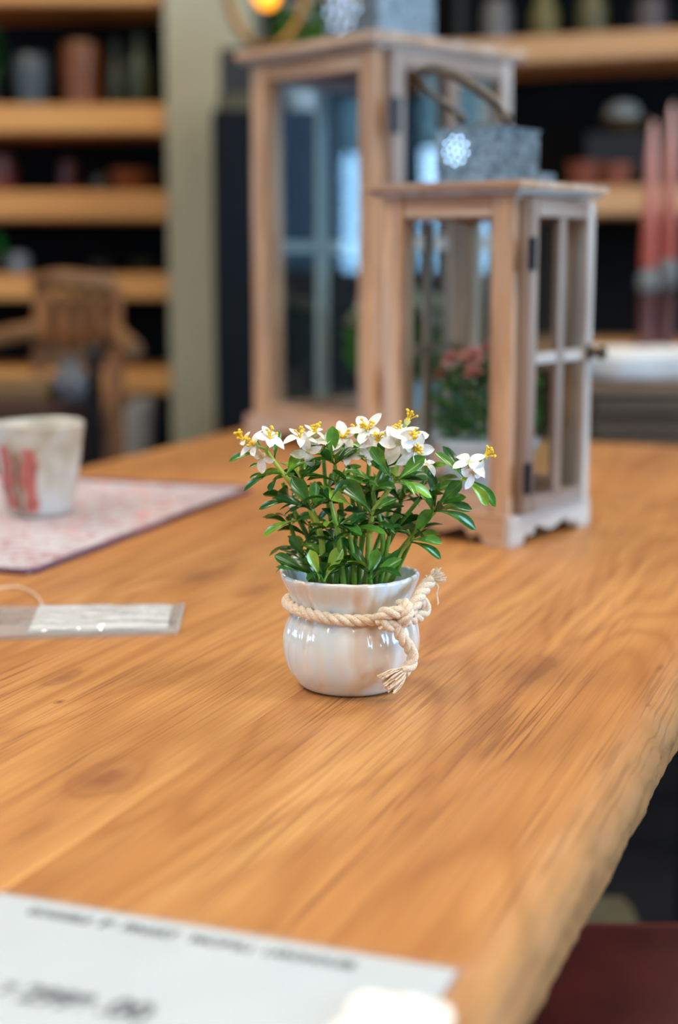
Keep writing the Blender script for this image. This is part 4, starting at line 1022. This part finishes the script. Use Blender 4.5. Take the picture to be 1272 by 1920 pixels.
def bush(px, py, Y, rad, label, col, zb):
    c = at(px, py, Y); mb = MB(); mb.norm = False; rt_ = root('leafy_plant', (c.x, Y, zb + 0.0005), 0, label, 'plant')
    hh = c.z - zb
    for i in range(160):
        d = Vector([random.gauss(0, 1) for _ in range(3)]).normalized(); p = Vector((0, 0, hh)) + Vector((d.x * .55, d.y * .55, d.z * 1.0)) * rad * random.random() ** .4
        s_ = d.orthogonal().normalized(); l = rad * 0.5
        mb.add([p, p + d * l * .5 + s_ * l * .22, p + d * l, p + d * l * .5 - s_ * l * .22], [(0, 1, 2, 3)])
    f = obj('foliage', mb, plain('bright_leaf', col, 0.4, var=0.3), rt_, None); f['kind'] = 'stuff'
    obj('pot', MB().lathe([(0, 0), (0.03, 0), (0.04, 0.05), (0.036, 0.05), (0.03, 0.01), (0, 0.01)], 20), plain('dark_pot', (0.03, 0.03, 0.03), 0.5), rt_, 40)
    obj('stem', MB().tube([(0, 0, 0.008), (0, 0, hh)], 0.004, 6), M_STEM, rt_, None)
bush(-12, 472, YV - 0.02, 0.040, 'bright green leafy plant at the left edge on the third shelf', (0.03, 0.30, 0.05), lev[3])
bush(-30, 105, YV - 0.0, 0.068, 'dark green leafy plant at the left edge on the top shelf', (0.018, 0.075, 0.015), lev[1])

# pillar, black cabinet
xp0, xp1 = x_r + 0.004, xof(474, 300, 3.98)
struct('trim_1', MB().box(((xp0 + xp1) / 2, (3.98 + YF) / 2, CEIL / 2), (xp1 - xp0, YF - 3.98, CEIL)), M_PILLAR)
YC = 3.55; cx0, cx1 = xof(398, 400, YC), xof(700, 400, YC); zc1 = zof(204, YC)
cab = root('black_cabinet', ((cx0 + cx1) / 2, YC + 0.2, 0), 0, 'tall black cabinet standing in front of the beige pillar', 'cabinet')
wd = cx1 - cx0
obj('body', MB().box((0, 0, zc1 / 2), (wd, 0.36, zc1), bev=0.004), plain('black_lacquer', (0.006, 0.008, 0.011), 0.6, spec=0.1), cab, None)
M_BL2 = plain('blue_black_door', (0.006, 0.009, 0.013), 0.6, spec=0.1)
for s in (-1, 1):
    d_ = obj('cabinet_door', MB().box((s * wd / 4, -0.19, zc1 / 2), (wd / 2 - 0.008, 0.018, zc1 - 0.05), bev=0.002), M_BL2, cab, None)
    obj('knob', MB().ball((s * 0.02, -0.205, zc1 * 0.55), 0.008), M_DARKMETAL, d_, 60)
zb1 = zof(176, YC + .1)
bx0, bx1 = xof(408, 120, YC + .1), xof(505, 120, YC + .1)
ob = obj('olive_box', MB().box((0, 0, (zb1 - zc1) / 2), (bx1 - bx0, 0.24, zb1 - zc1), bev=0.004), plain('olive_card', (0.075, 0.065, 0.035), 0.8), None, None, ((bx0 + bx1) / 2, YC + .2, zc1 + .0005)); tag(ob, 'low olive brown box on top of the black cabinet', 'box')
zb2 = zof(84, YC + .1)
fb = root('black_picture_frame', ((bx0 + bx1) / 2, YC + .2, zb1 + .001), 0, 'black framed box standing on the olive box beside the pillar', 'picture frame')
obj('frame', MB().box((0, 0, (zb2 - zb1) / 2), (bx1 - bx0, 0.08, zb2 - zb1), bev=0.004), plain('teal_black', (0.010, 0.016, 0.017), 0.5), fb, None)
obj('motif', MB().ball((-(bx1 - bx0) / 2 + .075, -0.042, (zb2 - zb1) * 0.80), 0.022, 14, 8, (1, .15, .8)), plain('dull_pink', (0.20, 0.09, 0.06), 0.6), fb, 60)
# gold hoop with glowing bulb
YG = 3.2; gc = at(500, -60, YG)
gl = root('hoop_pendant', (gc.x, YG, CEIL), 0, 'gold hoop pendant lamp with a glowing amber bulb above the tall lantern', 'pendant lamp')
hz = gc.z - CEIL; rad_ = 62 / 2839 * YG * 1.15
gm = plain('dull_gold', (0.30, 0.17, 0.05), 0.35, 0.8)
obj('hoop', MB().tube([(rad_ * 1.05 * math.cos(t), 0, hz - 0.02 + rad_ * 1.7 * math.sin(t)) for t in [2 * PI * q / 48 for q in range(48)]], 0.009, 10, closed=True), gm, gl, 60)
obj('cord', MB().tube([(0, 0, 0), (0, 0, hz + rad_ * 1.55)], 0.004, 6), M_BLACK, gl, None)
obj('socket', MB().lathe([(0.0, hz + rad_ * 1.65 - 0.04), (0.016, hz + rad_ * 1.65 - 0.04), (0.016, hz + 0.10), (0.014, hz + 0.095), (0, hz + 0.095)], 16), gm, gl, 40)
be = NT('glowing_bulb'); be.set(Roughness=0.3); be.b.inputs['Base Color'].default_value = (1, 0.5, 0.1, 1)
be.b.inputs['Emission Color'].default_value = (1.0, 0.36, 0.012, 1); be.b.inputs['Emission Strength'].default_value = 2.2
bz = at(502, -8, YG).z - CEIL
obj('bulb', MB().lathe([(0, bz - 0.028), (0.012, bz - 0.026), (0.023, bz - 0.014), (0.028, bz), (0.026, bz + 0.013), (0.017, bz + 0.03), (0.012, bz + 0.045), (0.0125, hz + 0.098), (0, hz + 0.098)], 24), be.m, gl, 60)

pot_plant('potted_flower', Vector((xof(572, 60, YC + .1), YC + .16, zc1 + .0005)), 0.07, 0.05, 0.17, 0.075, (0.50, 0.50, 0.44), 'white-flowered dark green plant on the black cabinet, beyond the tall lantern roof', 9)
# ------------------------------------------------------------------ background: right shelving (turned towards the camera)
YR = 3.7; RA = R(-22)
rc = at(1120, 300, YR)
rsh = root('shelving_unit', (rc.x, YR, 0), RA, 'black shelving unit with thick pale orange boards on the right behind the lanterns', 'shelving unit')
SHW2 = wood('shelf_pine_pale', (0.46, 0.24, 0.10), (0.66, 0.38, 0.18), 'x', rough=0.5, sc=0.15)
lr = []
for t_, b_ in ((-190, -140), (60, 112), (350, 404), (642, 690)):
    z1, z0 = zof(t_, YR), zof(b_, YR); lr.append(z1)
    obj('shelf_board', MB().box((0.18, 0.17, (z0 + z1) / 2), (1.26, 0.34, z1 - z0), bev=0.006), SHW2, rsh, None)
obj('back_panel', MB().box((0.18, 0.36, 1.0), (1.26, 0.02, 2.0)), M_BACKW, rsh, None)
for x in (-0.46, 0.82): obj('upright', MB().box((x, 0.348, 1.0), (0.02, 0.004, 2.0)), M_BLACK, rsh, None)
obj('kick_board', MB().box((0.18, 0.30, 0.05), (1.22, 0.02, 0.10)), M_BLACK, rsh, None)
def on_right(px, k_, dyl=0.12):
    # point on the turned shelf k_ seen in column px, dyl behind its front edge
    d = Vector((math.cos(RA), math.sin(RA), 0)); n_ = Vector((-math.sin(RA), math.cos(RA), 0))
    p0 = Vector((rc.x, YR, 0)) + n_ * dyl; s_ = (px - 636) / 2839
    t = (s_ * p0.y - p0.x) / (d.x - s_ * d.y); p = p0 + d * t; return Vector((p.x, p.y, lr[k_] + 0.0005))
def rvase(name, px, k_, prof, col, label, cat, dyl=0.12, rough=0.4):
    p = on_right(px, k_, dyl); s = p.y / 2839
    o = obj(name, MB().lathe([(r * s, h * s) for r, h in prof], 28), plain(name + '_surface', col, rough, sc=20), None, 40, p); return tag(o, label, cat)
rvase('bottle', 1012, 1, hollow([(22, 0), (25, 4), (26, 50), (14, 80), (9, 110), (11, 114)], 2), (0.12, 0.10, 0.02), 'olive yellow glass bottle on the top right shelf', 'bottle')
rvase('bottle', 1098, 1, hollow([(24, 0), (27, 4), (27, 60), (15, 84), (10, 120), (12, 124)], 2), (0.085, 0.075, 0.022), 'darker olive bottle right of the olive yellow bottle', 'bottle')
rvase('jar', 1205, 1, hollow([(26, 0), (30, 4), (30, 50), (24, 66)]), (0.05, 0.04, 0.045), 'dark brown jar at the right end of the top right shelf', 'jar')
rvase('vase', 925, 1, hollow([(22, 0), (26, 4), (26, 60), (18, 80)]), (0.11, 0.11, 0.11), 'grey vase left of the olive yellow bottle', 'vase')
rvase('terracotta_bowl', 1092, 2, hollow([(22, 0), (26, 4), (32, 44), (33, 48)]), (0.21, 0.065, 0.04), 'terracotta pot left of its twin on the middle right shelf', 'pot')
rvase('terracotta_bowl', 1150, 2, hollow([(20, 0), (24, 4), (30, 42), (31, 46)]), (0.21, 0.07, 0.045), 'terracotta pot under the lidded gold dish', 'pot')
# gold dish with white dome on a dark riser
p = on_right(1160, 2, 0.24); s_ = p.y / 2839
rs = obj('riser', MB().box((0, 0, 52 * s_), (120 * s_, 0.09, 104 * s_), bev=0.003), M_BLACK, None, None, p); rs.rotation_euler = (0, 0, RA); tag(rs, 'black riser block at the back of the middle right shelf', 'riser')
gd = root('domed_dish', (p.x, p.y, p.z + 104 * s_ + .0005), 0, 'gold dish with a white domed top on the black riser', 'dish')
obj('dish', MB().lathe([(0, 0), (18 * s_, 0), (30 * s_, 10 * s_), (46 * s_, 26 * s_), (42 * s_, 26 * s_), (20 * s_, 8 * s_), (0, 6 * s_)], 28), plain('gold_glaze', (0.20, 0.11, 0.03), 0.35, 0.4), gd, 40)
obj('dome', MB().lathe([(32 * s_, 22 * s_), (34 * s_, 34 * s_), (26 * s_, 50 * s_), (10 * s_, 57 * s_), (0, 58 * s_)], 28), plain('cream_dome', (0.42, 0.43, 0.38), 0.5), gd, 50)
# tall pink ombre tapers on dark red stands
def taper(px, top, wpx, label):
    Y = 3.0; s_ = Y / 2839; zb = lr[3] + 0.0; x = xof(px, 560, Y)
    return x, Y, s_
def ombre():
    m = NT('pink_ombre_wax'); m.set(Roughness=0.45)
    sep = m.n('ShaderNodeSeparateXYZ'); m.l(m.coord(), sep.inputs[0])
    f = m.math('DIVIDE', sep.outputs[2], 0.60)
    m.color(m.ramp(m.math('ADD', f, m.math('MULTIPLY', m.noise(m.coord(), 30, 2), 0.08)), [(0.40, (0.40, 0.075, 0.045)), (0.62, (0.54, 0.23, 0.18)), (0.85, (0.64, 0.42, 0.39))])); return m.m
M_OM = ombre()
YT = 2.95; zt0 = zof(652, YT)
# low sideboard that carries candles, crate of slats with white blanket
sb = root('low_sideboard', (xof(1260, 660, YT) + 0.05, YT, 0), 0, 'low orange wooden sideboard top behind the far end of the table', 'sideboard')
obj('top_board', MB().box((0.10, 0.06, zt0 - 0.012), (0.66, 0.34, 0.024), bev=0.003), SHW, sb, None)
for x in (-0.2, 0.4):
    for y in (-0.09, 0.2): obj('leg', MB().box((x, y, (zt0 - 0.026) / 2), (0.04, 0.04, zt0 - 0.026)), M_BLACK, sb, None)
for i, (px, ty, lab_) in enumerate(((1212, 232, 'shorter pink to red taper candle on a dark red stand, left of the taller one'), (1246, 203, 'taller pink to red taper candle on a dark red stand at the right edge'))):
    Y = YT + 0.02 + 0.03 * i; s_ = Y / 2839; b = at(px, 652, Y); z0 = zt0 + .0005
    cr_ = root('candlestick', (b.x, Y, z0), 0, lab_, 'candlestick')
    obj('stand', MB().lathe([(0, 0), (24 * s_, 0), (24 * s_, 3 * s_), (17 * s_, 12 * s_), (15 * s_, 60 * s_), (17 * s_, 95 * s_), (0, 97 * s_)], 24), plain('dark_red_wood', (0.085, 0.022, 0.018), 0.45), cr_, 40)
    obj('grey_knob', MB().ball((0, 0, (122 if i == 0 else 136) * s_), 21 * s_, 16, 12, (1, 1, 1.35 + .45 * i)), plain('grey_stone', (0.15, 0.16, 0.165), 0.5), cr_, 60)
    h = (652 - ty) * s_; k0 = 148 * s_
    obj('taper', MB().lathe([(0, k0), (15 * s_, k0), (15.5 * s_, k0 + 6 * s_), (14 * s_, h * 0.55), (11 * s_, h * 0.8), (5 * s_, h * 0.97), (0, h)], 24), M_OM, cr_, 60)
YK = 2.42; cxk = xof(1215, 780, YK) + 0.06; s_ = YK / 2839
zk1, zk0 = zof(738, YK), zof(828, YK)
ck_ = root('slatted_crate', (cxk, YK, 0), 0, 'dark brown slatted wooden chest beyond the table end, under a white blanket', 'chest')
BR = wood('brown_slats', (0.075, 0.045, 0.025), (0.14, 0.085, 0.05), 'x', sc=0.3)
zz = zk1
for i in range(7):
    h = 38 * s_; obj('slat', MB().box((0.06, 0, zz - h / 2), (0.42, 0.02, h), bev=0.002), BR, ck_, None); obj('slat', MB().box((0.06, 0.26, zz - h / 2), (0.42, 0.02, h), bev=0.002), BR, ck_, None); zz -= h + 8 * s_
for x in (-0.14, 0.26):
    for y in (0.025, 0.235): obj('corner_post', MB().box((x, y, zk1 / 2), (0.03, 0.028, zk1)), BR, ck_, None)
obj('lid_board', MB().box((0.06, 0.13, zk1 + 0.007), (0.43, 0.30, 0.012), bev=0.002), wood('lid_wood', (0.20, 0.12, 0.07), (0.36, 0.24, 0.15), 'x', sc=0.3), ck_, None)
def blanket(u, v):
    a = 2 * PI * v; e_ = 0.35
    cu_, su_ = math.cos(a), math.sin(a); 
    y = 0.115 * (abs(cu_) ** e_) * (1 if cu_ > 0 else -1); z = 0.5 * (zof(672, YK) - zof(730, YK)) * (abs(su_) ** e_) * (1 if su_ > 0 else -1)
    x = (u - 0.5) * 0.36; sh = min(1, min(u, 1 - u) * 12) ** 0.5
    return (x, y * (0.6 + .4 * sh) + .004 * noise.noise(Vector((x * 20, a, 0))), z * (0.55 + .45 * sh) + 0.002 * noise.noise(Vector((x * 25, a * 2, 3))))
bl = MB().grid(blanket, 30, 48); bh = 0.5 * (zof(672, YK) - zof(730, YK))
n_ = 31; bl.f.append(tuple(j * n_ for j in range(48))); bl.f.append(tuple(j * n_ + 30 for j in range(48)))
bo = obj('folded_blanket', bl, plain('white_cloth', (0.66, 0.69, 0.70), 0.9, var=0.03), None, 60, (cxk + 0.035, YK + 0.13, zk1 + 0.0135 + bh + 0.002)); tag(bo, 'folded white blanket lying on the brown slatted chest', 'blanket')

# ------------------------------------------------------------------ left background furniture
CH = wood('chair_wood', (0.15, 0.065, 0.022), (0.30, 0.15, 0.055), 'x', sc=0.3); CHZ = wood('chair_wood_upright', (0.17, 0.06, 0.018), (0.36, 0.14, 0.04), 'z', sc=0.3)
YA = 3.3; s_ = YA / 2839
ac = root('wooden_armchair', (xof(145, 560, YA), YA, 0), 0, 'brown wooden armchair with a curved back rail in front of the left shelves', 'armchair')
def ax(px): return (px - 145) * s_
def az(py): return zof(py, YA)
obj('top_rail', MB().tube(smooth_path([(ax(66), .05, az(532)), (ax(105), -.01, az(524)), (ax(150), -.03, az(526)), (ax(215), .0, az(534))], 6), 0.021, 12), CH, ac, 60)
for i, px in enumerate((84, 118, 150, 182, 212)):
    obj('back_slat', MB().box((ax(px), 0.0, (az(546) + az(640)) / 2), (0.024, 0.014, az(546) - az(640)), bev=0.002), CHZ, ac, None)
obj('back_post', MB().tube([(ax(66), .05, az(532)), (ax(62), .02, az(780)), (ax(60), .06, 0.012)], 0.014, 10), CHZ, ac, 60)
obj('back_post', MB().tube([(ax(218), .0, az(540)), (ax(214), .02, az(780)), (ax(210), .06, 0.012)], 0.014, 10), CHZ, ac, 60)
obj('armrest', MB().tube(smooth_path([(ax(210), .02, az(615)), (ax(240), -.15, az(622)), (ax(285), -.30, az(640))], 6), 0.019, 10), CH, ac, 60)
obj('armrest', MB().tube(smooth_path([(ax(66), .02, az(618)), (ax(20), -.15, az(626)), (ax(-30), -.30, az(642))], 6), 0.019, 10), CH, ac, 60)
obj('seat', MB().box((ax(135), -.17, az(745)), (0.26, 0.36, 0.035), bev=0.01), CH, ac, None)
obj('seat_apron', MB().box((ax(135), .035, az(665)), (0.15, 0.02, 0.07), bev=0.002), CH, ac, None)
for px in (62, 208):
    obj('front_leg', MB().tube([(ax(px) + (.05 if px > 100 else -.05), -.32, az(640) - .02), (ax(px), -.32, 0.012)], 0.014, 10), CHZ, ac, 60)
YB_ = 2.62
dt = root('dark_table', (xof(-40, 760, YB_), YB_, 0), 0, 'dark red-brown low table behind the ceramic cup', 'table')
zt_ = zof(748, YB_); DRB = wood('dark_mahogany', (0.022, 0.008, 0.006), (0.065, 0.024, 0.018), 'x', sc=0.3, rough=0.5)
wt = xof(150, 760, YB_) - xof(-40, 760, YB_)
obj('tabletop', MB().box((0, 0.0, zt_ - 0.02), (2 * wt, 0.5, 0.04), bev=0.004), DRB, dt, None)
for x in (-wt + .05, wt - .05):
    for y in (-.2, .2): obj('leg', MB().box((x, y, (zt_ - 0.042) / 2), (0.045, 0.045, zt_ - 0.042)), DRB, dt, None)
obj('apron', MB().box((0, -0.2, zt_ - 0.075), (2 * wt - .15, 0.02, 0.06)), DRB, dt, None)
# objects on it
o = obj('grey_jug', MB().lathe([(0, 0), (.018, 0), (.027, .012), (.030, .035), (.020, .056), (.016, .068), (.020, .074), (.016, .074), (.013, .066), (0, .05)], 24), plain('grey_glaze', (0.12, 0.12, 0.125), 0.3), None, 50, (xof(133, 740, YB_ - .05), YB_ - .05, zt_ + .0005)); tag(o, 'small grey jug on the dark red-brown table', 'jug')
o = obj('wooden_tray', MB().box((0, 0, .018), (0.16, 0.16, 0.036), bev=0.006), wood('tray_wood', (0.16, 0.085, 0.03), (0.26, 0.15, 0.06), 'x', sc=0.3), None, None, (xof(22, 720, YB_), YB_, zt_ + .0005)); tag(o, 'thick yellow-brown wooden block on the dark red-brown table', 'tray')
# black floor stand and taupe bucket
YP = 2.62; ps = root('black_floor_stand', (xof(178, 760, YP), YP, 0), 0, 'slim black metal floor stand left of the taupe bucket', 'stand')
obj('pole', MB().box((0, 0, (zof(665, YP) + .012) / 2), (0.022, 0.022, zof(665, YP) - .012)), M_BLACK, ps, None)
obj('base', MB().lathe([(0, 0), (.10, 0), (.10, .006), (.02, .012), (0, .012)], 28), M_BLACK, ps, 40)
obj('finial', MB().ball((0, 0, zof(665, YP) + .006), .013), M_BLACK, ps, 60)
YU = 3.72; su_ = YU / 2839
zs = zof(880, YU)
stl = root('low_stool', (xof(245, 870, YU), YU, 0), 0, 'dark low stool carrying the taupe bucket', 'stool')
obj('seat', MB().box((0, 0, zs - .015), (.24, .24, .03), bev=.003), M_BLACK, stl, None)
for x in (-.09, .09):
    for y in (-.09, .09): obj('leg', MB().box((x, y, (zs - .032) / 2), (.03, .03, zs - .032)), M_BLACK, stl, None)
o = obj('bucket', MB().lathe([(0, 0), (40 * su_, 0), (42 * su_, 4 * su_), (51 * su_, 128 * su_), (53 * su_, 134 * su_), (48 * su_, 134 * su_), (40 * su_, 10 * su_), (0, 10 * su_)], 36), plain('taupe_enamel', (0.40, 0.33, 0.26), 0.6), None, 40, (xof(243, 870, YU), YU, zs + .0005))
tag(o, 'taupe round bucket on the low stool in front of the pillar', 'bucket')

# ------------------------------------------------------------------ bottom right: red seat and khaki box
RS = plain('oxblood_leather', (0.075, 0.012, 0.010), 0.42, var=0.35, sc=14)
zseat = 0.46; q0 = pl(1100, 1738, zseat)
bench = root('red_bench', (q0.x + 0.20, q0.y - 0.255, 0), 0, 'dark red leather bench beside the table at bottom right', 'bench')
obj('cushion', MB().box((0, 0, zseat - .035), (0.56, 0.54, 0.07), bev=0.012), RS, bench, 60)
obj('piping', MB().tube([(x, y, zseat - 0.005) for x, y in ((-.274, -.264), (.274, -.264), (.274, .264), (-.274, .264))], 0.004, 8, closed=True), plain('red_piping', (0.17, 0.016, 0.014), 0.4), bench, 60)
obj('frame', MB().box((0, 0, zseat - .095), (0.50, 0.48, 0.045)), M_BLACK, bench, None)
for x in (-.22, .22):
    for y in (-.2, .2): obj('leg', MB().box((x, y, (zseat - .12) / 2), (.035, .035, zseat - .12)), M_BLACK, bench, None)
kb = pl(1150, 1680, 0.22)
o = obj('khaki_box', MB().box((0, 0, .11), (0.17, 0.12, 0.22), bev=0.008), plain('khaki_card', (0.17, 0.13, 0.06), 0.85), None, None, (kb.x - 0.065, kb.y - 0.055, 0.0005)); tag(o, 'khaki box on the dark floor behind the red bench', 'box')
